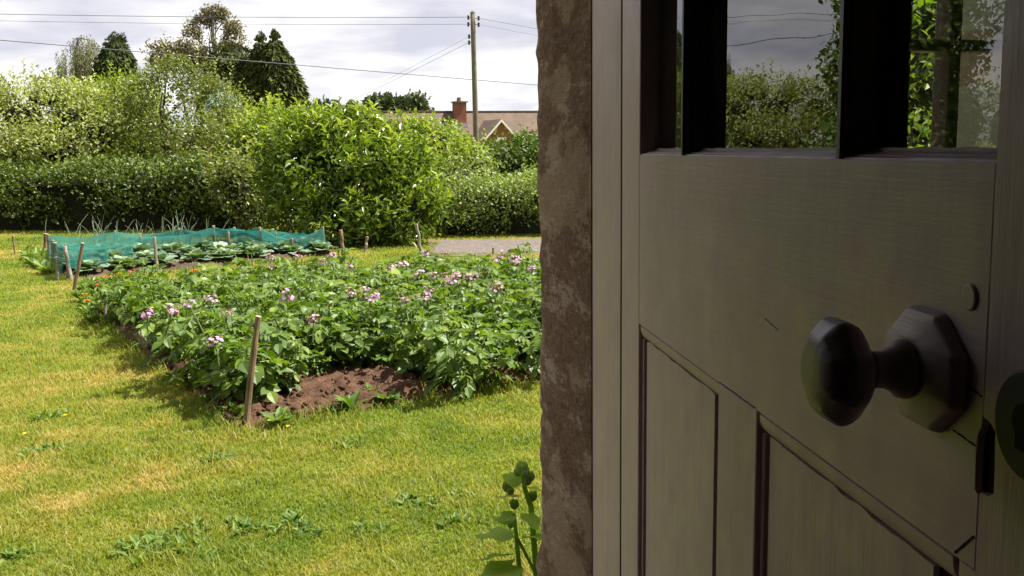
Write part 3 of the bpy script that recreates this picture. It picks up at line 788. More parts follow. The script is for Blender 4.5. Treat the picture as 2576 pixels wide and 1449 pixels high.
knobpart('neck', [(.0125, .0148), (.0150, .0158), (.0185, .0150), (.0215, .0122), (.0265, .0098), (.0320, .0096), (.0365, .0115)], 24, M['knob'], knob, 0, 0, True)
def disc(name, cx, cz, rx, rz, y0, y1, mat, parent, n=28, bev=.0008):
    b = MB(); b.prism([(cx + rx * math.cos(t), z_(cz + rz * math.sin(t))) for t in np.linspace(0, 2 * PI, n, endpoint=False)], y0, y1)
    return b.build(name, mat, parent, bevel=bev)
esc = disc('keyhole_plate', .8555, 1.3775, .0245, .0245, -.0035, .0002, M['iron'], door, 32, .0014)
disc('keyhole', .8525, 1.3790, .0062, .0075, -.0042, -.0036, M['black'], esc, 20, 0)
b = MB(); b.box(.8492, .8558, -.0041, -.00365, z_(1.3660), z_(1.3740)); b.build('keyhole', M['black'], esc)
disc('painted_over_boss', .8010, 1.4262, .0060, .0066, -.0011, .0006, M['paint_h'], door, 20, .0008)

# ================================================================== GARDEN: stakes
def stake(base, top, r, label, mat='stake', knot=False, grp='stakes round the beds'):
    base = np.asarray(base, float); top = np.asarray(top, float)
    o = empty('wooden_stake', base); tag(o, label, 'stake', grp)
    v = top - base; n = 7; t = np.linspace(0, 1, n)[:, None]
    pts = v * t + rng.normal(0, r * .25, (n, 3)) * np.sin(t * PI); pts[0, 2] -= .06
    b = MB(); b.tube(pts, r * np.linspace(1.08, .95, n), 9, jit=.07)
    if knot:
        k = v * .93; b.tube([k, k + np.array((-.022, -.012, .0)), k + np.array((-.03, -.016, .002))], [r * .75, r * .6, r * .4], 7)
    b.build('shaft', M[mat], o, smooth=False)
    b = MB(); d = unit(v); b.tube([v - d * .001, v + d * .004], [r * .93, r * .88], 9); b.build('cut_end', M['cutwood'], o)
    return o
def pstake(bx, by, tx, ty, r, label, mat='stake', dy=0., **k):
    g = gnd(bx, by); tp = at(tx, ty, g[1] + dy); return stake(g, tp, r, label, mat, **k)
pstake(615, 1078, 650, 797, .0175, 'tall stout stake with a knot at the near corner of the potato bed', knot=True)
pstake(184, 748, 208, 612, .018, 'leaning stake by the marigolds at the far left corner of the potato bed')
pstake(390, 898, 346, 838, .030, 'short thick stub leaning at the left edge of the potatoes', knot=False)
pstake(452, 905, 449, 820, .024, 'cut stub standing half hidden among the potato leaves')
pstake(298, 800, 301, 738, .012, 'thin dark stake in the leaves on the left edge of the potato bed', 'stake_grey')
pstake(264, 800, 268, 735, .012, 'thin stake beside the marigold leaves at the bed edge', 'stake_grey')
pstake(38, 640, 32, 593, .014, 'lone stake on the open lawn at the far left')
pstake(147, 706, 142, 647, .020, 'short stub stake at the front left corner outside the net', 'stake_grey')
for i, (a, lab) in enumerate([((115, 646, 115, 588, .030), 'thick weathered post at the left end of the net, furthest back'),
        ((123, 654, 122, 591, .024), 'second weathered post at the left end of the net'),
        ((134, 664, 132, 605, .026), 'third weathered post at the left end of the net'),
        ((140, 673, 138, 611, .028), 'fourth weathered post at the left end of the net'),
        ((179, 705, 163, 620, .024), 'leaning post carrying the front left corner of the net'),
        ((396, 686, 388, 597, .020), 'light brown stake outside the net in front of the cabbages'),
        ((356, 652, 353, 595, .018), 'stake holding the net just left of the light brown stake'),
        ((330, 628, 327, 599, .018), 'short stake under the net sag, third from its left'),
        ((289, 641, 289, 581, .018), 'stake lifting the back edge of the net nearest the onions'),
        ((451, 636, 450, 576, .020), 'stake at the back of the net above the second sag'),
        ((508, 632, 506, 588, .017), 'thin stake inside the net left of the tallest hump'),
        ((540, 640, 537, 568, .022), 'tall stake holding up the highest hump of the net'),
        ((581, 651, 574, 584, .022), 'pale stake leaning outside the front of the net'),
        ((591, 632, 589, 572, .020), 'stake at the back of the net behind the pale leaning stake'),
        ((655, 646, 653, 572, .020), 'tall stake in the middle of the net near its front'),
        ((685, 630, 685, 577, .028), 'thick stub post at the back of the net in the middle'),
        ((694, 636, 694, 587, .014), 'thin dark cane inside the net'),
        ((733, 628, 732, 580, .020), 'stake lifting the back of the net left of its right end'),
        ((735, 643, 734, 601, .022), 'short stake at the front of the net near its right end'),
        ((764, 627, 762, 581, .022), 'stake at the back right corner of the net'),
        ((815, 638, 812, 571, .017), 'tall thin stake lifting the pointed right corner of the net'),
        ((865, 646, 857, 579, .026), 'stout stake just past the right end of the net'),
        ((919, 634, 924, 596, .022), 'short stake on the grass below the laurel bush'),
        ((1060, 642, 1048, 564, .022), 'tall leaning stake at the right foot of the laurel bush'),
        ((1241, 641, 1241, 623, .016), 'tiny peg at the edge of the gravel behind the potatoes'),
        ((1333, 638, 1333, 620, .016), 'tiny peg on the gravel beside the stone jamb')]):
    pstake(*a, lab, 'stake_grey' if i % 3 else 'stake')

# ------------------------------------------------------------------ net over the cabbages
def garden_net():
    fr = [(163, 620), (353, 596), (537, 569), (653, 573), (734, 602), (812, 571)]
    bk = [(122, 591), (289, 582), (450, 577), (589, 572), (685, 578), (762, 582)]
    fY = [gnd(179, 705)[1], gnd(356, 652)[1], gnd(540, 640)[1], gnd(655, 646)[1], gnd(735, 643)[1], gnd(815, 638)[1]]
    bY = list(np.linspace(14.35, 15.6, 6))
    Fp = np.array([at(x, y, Y) for (x, y), Y in zip(fr, fY)]); Bp = np.array([at(x, y, Y) for (x, y), Y in zip(bk, bY)])
    nu, nv = 121, 36
    uu = np.linspace(0, 5, nu); i = np.minimum(uu.astype(int), 4); f = uu - i
    def curve(P):
        q = P[i] * (1 - f)[:, None] + P[i + 1] * f[:, None]; q[:, 2] -= .075 * np.minimum(1, np.linalg.norm(P[i + 1] - P[i], axis=1) / 1.2) * (1 - np.abs(2 * f - 1) ** 1.6); return q
    Fc, Bc = curve(Fp), curve(Bp)
    rows = []
    drop = .20 + .07 * np.sin(uu * 2.1 + .5) + .05 * np.sin(uu * 5.3)
    outw = unit(np.array((CB - CA)[::-1]) * np.array((1, -1)))
    for k in range(10):                          # front skirt, hanging free
        t = 1 - k / 10; q = Fc.copy(); q[:, 2] -= drop * t; q[:, :2] += outw * (.07 * t + .015 * np.sin(uu * 9 + t * 3)[:, None] * t)
        q[:, 2] = np.maximum(q[:, 2], .03); rows.append(q)
    for k in range(nv - 10 + 1):
        t = k / (nv - 10); q = Fc * (1 - t) + Bc * t
        q[:, 2] -= .075 * (1 - abs(2 * t - 1) ** 1.7) * (1 + .3 * np.sin(uu * 4)); rows.append(q)
    for k in range(1, 6):
        q = Bc.copy(); q[:, 2] -= .04 * k; q[:, 1] += .015 * k; rows.append(q)
    V = np.array(rows); V[..., 2] += .022 * (fbm(V * 4.5, 3, 77) - .5) * 2
    m = nu; n = len(rows); V = V.reshape(-1, 3)
    j = (np.arange(n - 1)[:, None] * m + np.arange(m - 1)).ravel()
    # end panel hanging at the left
    E = []
    a0, a1 = Fp[0], Bp[0]
    for k in range(9):
        for t in np.linspace(0, 1, 12):
            q = a0 * (1 - t) + a1 * t; s = k / 8; E.append((q[0] - .05 * s + .02 * math.sin(t * 14), q[1] - .03 * s, q[2] - .005 - (q[2] - .04) * s - .05 * (1 - s) * math.sin(t * PI)))
    e = (np.arange(8)[:, None] * 12 + np.arange(11)).ravel() + len(V)
    V = np.concatenate([V, np.array(E)])
    F = np.concatenate([np.stack([j, j + 1, j + m + 1, j + m], 1), np.stack([e, e + 1, e + 13, e + 12], 1)])
    o = mesh('garden_net', V, F, M['net'], smooth=True)
    tag(o, 'teal green netting draped over stakes above the cabbages', 'net')
garden_net()

# ------------------------------------------------------------------ cabbages
def cabbage(seed):
    ls = LS(); n = 17
    for k in range(n):
        a = k * 2.4 + rng.normal(0, .2); el = .40 + .95 * (k / n) ** 1.2 + rng.normal(0, .08)
        A = np.array((math.cos(a) * math.cos(el), math.sin(a) * math.cos(el), math.sin(el)))
        Nn = np.array((-math.cos(a) * math.sin(el), -math.sin(a) * math.sin(el), math.cos(el))) + rng.normal(0, .15, 3)
        s = (.30 - .13 * k / n) * rng.uniform(.85, 1.15)
        ls.add([(0.02 * math.cos(a), .02 * math.sin(a), .05 + .08 * k / n)], [A], [Nn], s, s * rng.uniform(.75, .95), T_BROAD)
    o = ls.build('cabbage', LM['cabbage_leaf'], nolink=True)
    return o
cabs = [cabbage(i) for i in range(5)]
eu = CB - CA
k = 0
for i in range(8):
    for j in range(4):
        u_, v_ = (i + .5 + rng.normal(0, .1)) / 8, (j + .4 + rng.normal(0, .1)) / 4; p = (CA * (1 - u_) + CB * u_) * (1 - v_) + (CE * (1 - u_) + CC * u_) * v_
        o = cabs[k % 5].copy(); k += 1; link(o)
        o.location = (p[0], p[1], .03); o.rotation_euler = (0, 0, rng.uniform(0, 6.28)); s = rng.uniform(.72, .98); o.scale = (s, s, s * .80)
        if j == 0: tag(o, 'blue green cabbage in the front row below the hanging net edge', 'cabbage', 'cabbages under the net')
        else: tag(o, 'blue green cabbage behind the front row, veiled by the teal net', 'cabbage', 'cabbages under the net')
# loose leafy plants at the left end of the netted bed
def rosette(name, n, L, W, el, matk, T=T_LONG, z=.01):
    ls = LS(); a = rng.uniform(0, 6.28, n); e = rng.normal(el, .25, n)
    A = np.stack([np.cos(a) * np.cos(e), np.sin(a) * np.cos(e), np.sin(e)], 1)
    Nn = np.stack([-np.cos(a) * np.sin(e), -np.sin(a) * np.sin(e), np.cos(e)], 1) + rng.normal(0, .2, (n, 3))
    s = rng.uniform(.6, 1.2, n)
    ls.add(np.stack([np.cos(a) * .01, np.sin(a) * .01, np.full(n, z)], 1), A, Nn, L * s, W * s, T)
    return ls.build(name, LM[matk], nolink=True)
sal = [rosette('salad_plant', 26, .17, .07, .75, 'salad_leaf') for _ in range(3)]
for i, (x, y) in enumerate([(75, 655), (92, 662), (85, 672), (105, 676), (112, 688), (98, 650), (118, 668), (70, 645), (108, 654), (128, 690)]):
    o = link(sal[i % 3].copy()); o.location = gnd(x, y); o.rotation_euler = (0, 0, i * 1.3)
    tag(o, 'low pale green salad plant at the left end of the netted bed', 'salad plant', 'salad plants left of the net')
# onions standing behind the net
def onion():
    ls = LS()
    for k in range(int(rng.integers(4, 7))):
        a = rng.uniform(0, 6.28); L = rng.uniform(.36, .66); out = rng.uniform(.03, .22)
        t = np.linspace(0, 1, 7)[:, None]; d = np.array((math.cos(a), math.sin(a), 0))
        pts = d * out * t ** 2 * 1.2 + np.array((0, 0, 1)) * L * (t - .28 * (t ** 3) * rng.uniform(0, 1.6))
        ls.tube(pts, np.linspace(.0075, .0025, 7), 0, 5, rng.random())
    return ls.build('onion_plant', LM['onion_leaf'], nolink=True)
ons = [onion() for _ in range(6)]
for i, x in enumerate([112, 182, 196, 238, 252, 262, 292, 306, 332, 348, 362, 392, 408, 426, 434, 452, 470, 478, 520, 548]):
    p = at(x, 600, 15.2 + x * .0012 + .3 * math.sin(i * 2.2)); o = link(ons[i % 6].copy()); o.location = (p[0], p[1], 0); o.rotation_euler = (0, 0, i * 2.1)
    s = rng.uniform(.8, 1.15); o.scale = (s, s, s)
    tag(o, 'onion plant with thin upright leaves poking up behind the teal net', 'onion', 'onions behind the net')

# ------------------------------------------------------------------ potatoes
def potato(seed):
    ls = LS(); P, A, Nn, L = [], [], [], []
    for s in range(8):
        a = s * 2.4 + rng.normal(0, .3); tilt = rng.uniform(.08, .72); SLn = rng.uniform(.36, .54)
        t = np.linspace(0, 1, 8)[:, None]; d = np.array((math.cos(a), math.sin(a), 0.))
        pts = d * .05 + d * math.sin(tilt) * SLn * t + np.array((0, 0, 1.)) * (math.cos(tilt * .75) * SLn * t - .10 * tilt * t ** 2)
        ls.tube(pts, np.linspace(.007, .004, 8), 1, 5)
        for k in range(11):
            tt = .12 + .88 * (k + rng.random() * .6) / 11; q = np.array([np.interp(tt, t[:, 0], pts[:, c]) for c in range(3)])
            az = a + k * 2.3 + rng.normal(0, .3); rd = unit(np.array((math.cos(az), math.sin(az), .55 - .5 * (1 - tt) + rng.normal(0, .2))))
            RL = rng.uniform(.11, .19) * (1.1 - .3 * tt); side = unit(np.cross((0, 0, 1.), rd))
            m = np.array((.35, .35, .62, .62, .85, .85, 1.)); sg = np.array((1, -1, 1, -1, 1, -1, 0.))
            pp = q + rd * (RL * m)[:, None] + np.array((0, 0, -1.)) * (RL * .5 * m ** 2)[:, None]
            ax = rd * np.where(sg == 0, 1, .55)[:, None] + side * sg[:, None] + np.array((0, 0, rng.uniform(-1.1, -.1))) + rng.normal(0, .2, (7, 3))
            nn = np.array((0, 0, .8)) + rd * rng.uniform(.1, 1.1) + rng.normal(0, .42, (7, 3))
            P.append(pp); A.append(ax); Nn.append(nn); L.append(rng.uniform(.7, 1.12) * np.array((.046, .046, .062, .062, .072, .072, .092)))
            ls.tube([q, q + rd * RL * .6 + np.array((0, 0, -.18 * RL)), q + rd * RL + np.array((0, 0, -.5 * RL))], [.0026, .002, .0012], 1, 4)
    L = np.concatenate(L)
    ls.add(np.concatenate(P), np.concatenate(A), np.concatenate(Nn), L, L * rng.uniform(.58, .75, len(L)), T_OVAL)
    return ls.build('potato_plant', [LM['potato_leaf'], LM['potato_stem']], nolink=True)
pots = [potato(i) for i in range(9)]
def flower_head(dense=9):
    ls = LS(); n = dense
    ls.tube([(0, 0, -.12), (.004, .003, -.05), (0, 0, 0)], [.004, .0035, .003], 1)
    for k in range(n):
        a = k * 2.4; c = np.array((math.cos(a) * .040 * rng.uniform(.3, 1.2), math.sin(a) * .040 * rng.uniform(.3, 1.2), .02 + rng.uniform(-.022, .030)))
        ls.tube([(0, 0, 0), c * .7, c], [.0016, .0014, .0012], 1, 4)
        up = unit(c + np.array((0, 0, .02)) + rng.normal(0, .012, 3)); s = unit(np.cross(up, (.3, .8, .1))); t = np.cross(up, s)
        pa = 2 * PI * np.arange(5) / 5
        A = np.cos(pa)[:, None] * s + np.sin(pa)[:, None] * t + up * .12
        ls.add(np.repeat(c[None], 5, 0), A, np.repeat(up[None], 5, 0), .0125, .012, T_DIA, 0, rnd=rng.random())
        ls.add(np.repeat((c + up * .002)[None], 3, 0), up + rdir(3) * .3, rdir(3), .007, .003, T_DIA, 2, rnd=.5)
    return ls.build('flower_head', [LM['lilac_petal'], LM['potato_stem'], LM['yellow_petal']], nolink=True)
heads = [flower_head(n) for n in (11, 14, 17, 20)]

FL = [(372, 796), (430, 788), (472, 770), (568, 797), (540, 868), (722, 750), (788, 812), (883, 740), (916, 731), (942, 748), (930, 757), (1022, 762), (1078, 740), (1065, 757), (1245, 733), (1258, 728),
      (1120, 699), (1135, 716), (1150, 703), (1178, 702), (1058, 697), (1090, 697), (985, 680), (973, 685), (1257, 651), (1245, 663), (1302, 667), (1340, 680), (1070, 641), (746, 653), (835, 648),
      (880, 675), (1012, 674), (812, 664), (682, 676), (532, 760), (1118, 640), (1200, 694), (680, 655), (1290, 655)]
Zf = .50
fpos = []
for x, y in FL:
    p = gnd(x, y, Zf - .06 * (y < 700)); fpos.append(p)
fpos = np.array(fpos)
e1 = unit(PC - PA); e2 = unit(PB - PA)
grid = []
gi = 0
for i in range(-3, 20):
    for j in range(0, 24):
        p = PA + e1 * (.26 + i * .39) + e2 * (.14 + j * .37) + rng.normal(0, .055, 2)
        grid.append(p)
grid = np.array(grid)
far_x, far_y = [-4.3, -3.75, -3.0, -2.6, -1.6, 2.6], [8.9, 9.0, 9.25, 10.0, 10.35, 10.5]
ins_ = [PA + e1 * .10 + e2 * .02, PC + e2 * .10, PD - np.array((0, .1)), PB + np.array((.25, -.05))]
grid = grid[inside(grid, ins_)]
grid = grid[grid[:, 1] < np.interp(grid[:, 0], far_x, far_y)]
grid = grid[np.linalg.norm(grid - np.array((-.95, 5.95)), axis=1) > .50]
grid = grid[np.linalg.norm(grid - np.array((-1.40, 5.60)), axis=1) > .28]
grid = np.concatenate([grid, [PA + e2 * .52 + e1 * .22]])
grid = grid[grid[:, 0] < 1.9]
heads_for = {i: [] for i in range(len(grid))}
for q in fpos:
    heads_for[int(np.argmin(((grid - q[:2]) ** 2).sum(1)))].append(q)
for i, p in enumerate(grid):
    o = link(pots[i % 9].copy()); rz = rng.uniform(0, 6.28); o.rotation_euler = (0, 0, rz)
    far = (p[1] - 5.4) / 5.4
    s = rng.uniform(.88, 1.10) * (1.02 - .16 * far); o.scale = (s, s, s * rng.uniform(.80, 1.12)); o.location = (p[0], p[1], .06)
    M_inv = (Matrix.Translation(o.location) @ Matrix.Rotation(rz, 4, 'Z') @ Matrix.Diagonal((*o.scale, 1))).inverted()
    for q in heads_for[i]:
        h = link(heads[int(rng.integers(0, 4))].copy(), o); h.location = M_inv @ Vector(q); k = rng.uniform(.95, 1.3) / s; h.scale = (k, k, k); h.rotation_euler = (rng.normal(0, .25), rng.normal(0, .25), rng.uniform(0, 6))
    if heads_for[i]: tag(o, 'leafy potato plant topped with lilac pink flower heads in the big bed', 'potato plant', 'potato plants in flower')
    else: tag(o, 'leafy potato plant without flowers, growing in the big bed', 'potato plant', 'potato plants without flowers')

# marigolds along the far left of the potato bed
def marigold(spots, base, tall):
    """spots: world points of flowers; base: world point"""
    o = empty('marigold_plant', base)
    r = rosette('foliage', 46, .12, .034, .85, 'salad_leaf'); link(r, o)
    for q in spots:
        v = np.asarray(q) - base; ls = LS(); ls.tube([(0, 0, 0), v * .6 + np.array((0, 0, .02)), v], [.004, .003, .0025], 0, 5); ls.build('flower_stem', LM['weed_leaf'], o)
        f = LS(); n = 16; a = 2 * PI * np.arange(n) / n
        for rr, zz in ((.034, .0), (.024, .006), (.014, .010)):
            f.add(np.repeat((v + np.array((0, 0, zz)))[None], n, 0), np.stack([np.cos(a), np.sin(a), np.full(n, .25)], 1), np.repeat(np.array([[0, 0, 1.]]), n, 0), rr, .013)
        f.build('flower', LM['orange_petal'], o)
    return o
MG = [([(266, 697), (275, 696)], 'with two orange flowers, nearest the netted bed corner'), ([(285, 690), (296, 693), (302, 688)], 'with a bunch of three orange flowers'),
      ([(325, 685), (342, 684)], 'with two orange flowers a little apart'), ([(370, 696)], 'with one orange flower on the grass strip'),
      ([(464, 685), (475, 683), (481, 681)], 'with three orange flowers close together beyond the potatoes'), ([(492, 681)], 'with one small red orange flower'), ([(514, 677)], 'with one bright orange flower, furthest right'),
      ([(247, 713), (244, 718)], 'with two orange flowers at the corner by the leaning stake'), ([(213, 741)], 'with one small orange flower low on the left edge'), ([(219, 757)], 'with one orange bloom lowest on the left edge')]
for fl, lab in MG:
    z = .30 if fl[0][1] < 700 else .2
    pts = [gnd(x, y, z + rng.normal(0, .01)) for x, y in fl]; m = np.mean(pts, 0); base = np.array((m[0] + .02, m[1] + .03, .0))
    tag(marigold(pts, base, z), 'marigold ' + lab, 'marigold', 'marigolds at the far edge of the potato bed')
cal = [rosette('marigold_plant', 60, .14, .036, .9, 'salad_leaf') for _ in range(3)]
for i, (x, y) in enumerate([(205, 760), (222, 772), (240, 780), (214, 745), (235, 755), (255, 765), (270, 775), (250, 742), (285, 760), (300, 748), (228, 735), (262, 795), (320, 740), (345, 735), (275, 735)]):
    o = link(cal[i % 3].copy()); o.location = gnd(x, y) + np.array((0, 0, .01)); o.rotation_euler = (0, 0, i * 1.7); s = rng.uniform(.8, 1.2); o.scale = (s, s, s)
    tag(o, 'flowerless marigold clump of pale narrow leaves at the left tip of the potato bed', 'marigold', 'marigold clumps without flowers')

# lawn weeds, bed edge weeds and buttercups
def patch():
    ls = LS(); n = 70; c = rng.normal(0, .045, (9, 2)); k = rng.integers(0, 9, n); a = rng.uniform(0, 6.28, n); e = rng.uniform(.1, 1.2, n)
    P = np.concatenate([c[k] + rng.normal(0, .008, (n, 2)), np.full((n, 1), .004)], 1)
    A = np.stack([np.cos(a) * np.cos(e), np.sin(a) * np.cos(e), np.sin(e)], 1); Nn = np.stack([-np.cos(a) * np.sin(e), -np.sin(a) * np.sin(e), np.cos(e)], 1) + rng.normal(0, .35, (n, 3))
    L = rng.uniform(.018, .055, n); ls.add(P, A, Nn, L, L * rng.uniform(.25, .5, n), T_OVAL); return ls.build('lawn_weed', LM['weed_leaf'], nolink=True)
wd = [patch() for _ in range(5)]
for i, (x, y) in enumerate([(350, 1372), (425, 1352), (500, 1338), (700, 1335), (745, 1318), (770, 1340), (925, 1335), (1010, 1262), (1085, 1268), (1135, 1318), (130, 1052), (105, 1136), (170, 1128), (390, 1385), (610, 1330), (465, 1395), (1180, 1250), (60, 1400), (880, 1120), (560, 1160)]):
    o = link(wd[i % 5].copy()); o.location = gnd(x, y); o.rotation_euler = (0, 0, i * 2.2); s = rng.uniform(.7, 1.2); o.scale = (s, s, s)
    tag(o, 'small patch of broad weed leaves growing in the mown lawn', 'weed', 'weeds in the lawn')
ew = [rosette('bed_weed', 16, .09, .04, .7, 'weed_leaf', T_OVAL) for _ in range(4)]
for i, (x, y) in enumerate([(940, 1010), (975, 1020), (1005, 1000), (1050, 990), (1110, 985), (1160, 975), (1230, 975), (1255, 968), (885, 1040), (720, 1062), (700, 1075), (600, 1060), (570, 1050), (525, 1015), (470, 985), (440, 960), (1195, 985), (830, 995)]):
    o = link(ew[i % 4].copy()); o.location = gnd(x, y) + np.array((0, 0, .015)); o.rotation_euler = (0, 0, i * 2.2); s = rng.uniform(.6, 1.25); o.scale = (s, s, s)
    tag(o, 'small leafy weed at the soil edge of the potato bed', 'weed', 'weeds along the edge of the potato bed')
for (x, y), lab in (((165, 1067), 'tiny yellow buttercup in the lawn left of the potato bed'), ((63, 1115), 'orange yellow buttercup at the left side of the lawn'), ((725, 1096), 'tiny yellow buttercup below the bare soil patch')):
    o = empty('buttercup', gnd(x, y)); tag(o, lab, 'flower', 'buttercups in the lawn')
    ls = LS(); ls.tube([(0, 0, 0), (.004, 0, .03), (0, .004, .05)], [.0012] * 3, 0, 4); ls.build('flower_stem', LM['weed_leaf'], o)
    f = LS(); a = 2 * PI * np.arange(5) / 5; f.add(np.repeat(np.array([[0, .004, .05]]), 5, 0), np.stack([np.cos(a), np.sin(a), np.full(5, .4)], 1), np.repeat(np.array([[0, 0, 1.]]), 5, 0), .013, .013); f.build('flower', LM['yellow_petal'], o)

# ------------------------------------------------------------------ hollyhock by the wall
def hollyhock():
    Y = 2.55; base = at(1318, 724, Y); o = empty('hollyhock', (base[0], Y, 0)); B = np.array((base[0], Y, 0))
    tag(o, 'young hollyhock with broad lobed leaves and green buds beside the stone door jamb', 'hollyhock')
    def p(x, y, dy=0.): return at(x, y, Y + dy) - B
    def bezier(pts, r0, r1):
        ls = LS(); ls.tube(pts, np.linspace(r0, r1, len(pts)), 0, 8); return ls.build('stem', LM['hollyhock_leaf'], o)
    bezier([(0, 0, 0), p(1350, 1449), p(1336, 1275), p(1320, 1228), p(1314, 1180)], .009, .0055)
    bezier([(0, 0, 0), p(1308, 1449, -.03), p(1299, 1350, -.03), p(1293, 1290, -.03)], .008, .004)
    bezier([(0, .02, 0), p(1346, 1440), p(1318, 1385, -.02), p(1300, 1352, -.03)], .005, .004)
    T = T_HOL
    def lf(x, y, L, az, el, dy=0., roll=0.):
        q = p(x, y, dy); A = np.array((math.cos(az) * math.cos(el), math.sin(az) * math.cos(el), math.sin(el)))
        Nn = np.array((.45 * math.sin(7 * az + x), .12 + .3 * math.sin(x * 1.3), 1.)); ls = LS(); ls.add([q], [A], [Nn], L, L * 1.05, T, rnd=rng.random()); ls.build('leaf', LM['hollyhock_leaf'], o)
    lf(1300, 1352, .105, 3.0, .10, -.03); lf(1302, 1356, .085, -.2, .22, -.03); lf(1296, 1395, .095, 3.3, .02, -.04); lf(1312, 1250, .062, 3.0, .05, -.01)
    lf(1318, 1215, .058, 2.8, .35, 0); lf(1298, 1295, .050, 3.4, -.1, -.03); lf(1290, 1312, .05, 2.9, .2, -.03); lf(1330, 1230, .045, -.3, .1, .02); lf(1310, 1425, .115, 3.5, -.05, -.06)
    lf(1315, 1330, .06, .6, -.4, .03); lf(1322, 1290, .055, -.9, -.5, -.02); lf(1346, 1425, .09, .3, .1, .02); lf(1330, 1360, .07, -.1, .1, .04)
    for x, y, r in ((1314, 1180, .016), (1322, 1192, .012), (1303, 1188, .011), (1334, 1200, .012), (1277, 1226, .014), (1284, 1236, .010), (1294, 1270, .012), (1340, 1250, .012), (1285, 1318, .011), (1328, 1212, .010)):
        c = p(x, y, rng.normal(0, .012)); ls = LS(); n = 7; a = 2 * PI * np.arange(n) / n
        ls.add(np.repeat((c - np.array((0, 0, r)))[None], n, 0) + np.stack([np.cos(a), np.sin(a), a * 0], 1) * r * .25, np.stack([np.cos(a) * .42, np.sin(a) * .42, np.ones(n)], 1), np.stack([np.cos(a), np.sin(a), np.full(n, .2)], 1), r * 2.3, r * 1.5, T_OVAL)
        ls.build('flower_bud', LM['bud_green'], o)
def tlobe():
    n = 15; V = [(0, 0, 0)]; 
    ring1, ring2 = [], []
    for k in range(n):
        t = (k / (n - 1) - .5) * 2 * 2.5; lob = 1 + .13 * math.cos(3 * t * 1.25); x, y = .42 + .55 * lob * math.cos(t), .55 * lob * math.sin(t)
        ring2.append((x, y, .05 * math.cos(5 * t) - .12 * (x * x) + .10 * abs(y))); ring1.append((.25 + (x - .25) * .5, y * .5, .05 * abs(y) - .03 * x))
    V += ring1 + ring2; F3 = [(0, 1 + k + 1, 1 + k) for k in range(n - 1)]; F4 = [(1 + k, 1 + k + 1, 1 + n + k + 1, 1 + n + k) for k in range(n - 1)]
    return np.array(V, float), np.array(F3), np.array(F4)
T_HOL = tlobe()
hollyhock()

# ================================================================== HEDGES, SHRUBS, TREES
def hedge(name, label, P0, P1, width, height, matk, per=9, dens=60, L=.085, W=.05, hn=.25, holes=.5, cat='hedge'):
    o = empty(name, (*P0, 0)); tag(o, label, cat)
    P0, P1 = np.asarray(P0, float), np.asarray(P1, float); ax = P1 - P0; LL = np.linalg.norm(ax); ax /= LL; nr = np.array((ax[1], -ax[0]))   # nr points to the near side
    if nr[1] > 0: nr = -nr
    n = int(dens * LL * (height + width)); u = rng.random(n) * LL; s = rng.random(n) * (height + width)
    front = s < height
    zt = height * (1 + hn * (fbm(np.stack([u * .7, u * 0, u * 0], 1), 3, 5) - .5) * 2)
    lump = (fbm(np.stack([u * 1.3, s * 1.3, u * 0], 1), 3, 6) - .5) * .7
    z = np.where(front, s / height * zt, zt + lump * .5)
    q = np.clip(z / height, 0, 1); bulge = -.50 + .66 * np.sin(np.clip(q * 1.25, 0, 1.3) * PI / 2) ** 1.6 - .5 * np.clip(q - .82, 0, 1) * 2      # undercut foot, fuller shoulder
    off = np.where(front, width / 2 + bulge + lump * .6, width / 2 - .1 - (s - height))
    hole = vnoise(np.stack([u * 2.6, s * 3.2, u * 0], 1), 15) * .6 + vnoise(np.stack([u * 6, s * 7, u * 0], 1), 16) * .4
    dep = np.abs(rng.normal(0, .09, n)); off = np.where(front, off - dep, off); z = np.where(front, z, z - dep)
    Wd = P0 + u[:, None] * ax + off[:, None] * nr
    C = np.concatenate([Wd - P0, z[:, None]], 1)
    kp = ~(front & (hole < holes - .22 * q)); C = C[kp]; front = front[kp]; n = len(C)
    D = np.where(front[:, None], np.concatenate([np.repeat(nr[None], n, 0), np.full((n, 1), .35)], 1), np.array((0, 0, 1.)))
    ls = LS(); leafy(ls, C, D, per, .075, L, W, up=.3, spread=.9); ls.build('foliage', LM[matk], o)
    rel = P1 - P0
    # solid dark core added to block light and stand for the inner shade
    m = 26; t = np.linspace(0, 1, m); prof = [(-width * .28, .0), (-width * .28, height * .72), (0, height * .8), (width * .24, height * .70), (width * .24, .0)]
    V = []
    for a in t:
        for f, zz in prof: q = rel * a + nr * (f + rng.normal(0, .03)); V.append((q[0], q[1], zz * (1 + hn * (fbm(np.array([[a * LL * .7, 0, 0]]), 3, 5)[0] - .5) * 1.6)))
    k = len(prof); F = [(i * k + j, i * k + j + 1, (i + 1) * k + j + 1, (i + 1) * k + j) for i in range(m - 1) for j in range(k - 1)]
    mesh('shade_core', V, np.array(F), M['core_dark'], o)
    return o
M['core_dark'] = plain('shade_core_dark', (.022, .022, .012), .95, .4, 14, .8, .03, .1)  # near-black colour standing in for shade behind the leaves

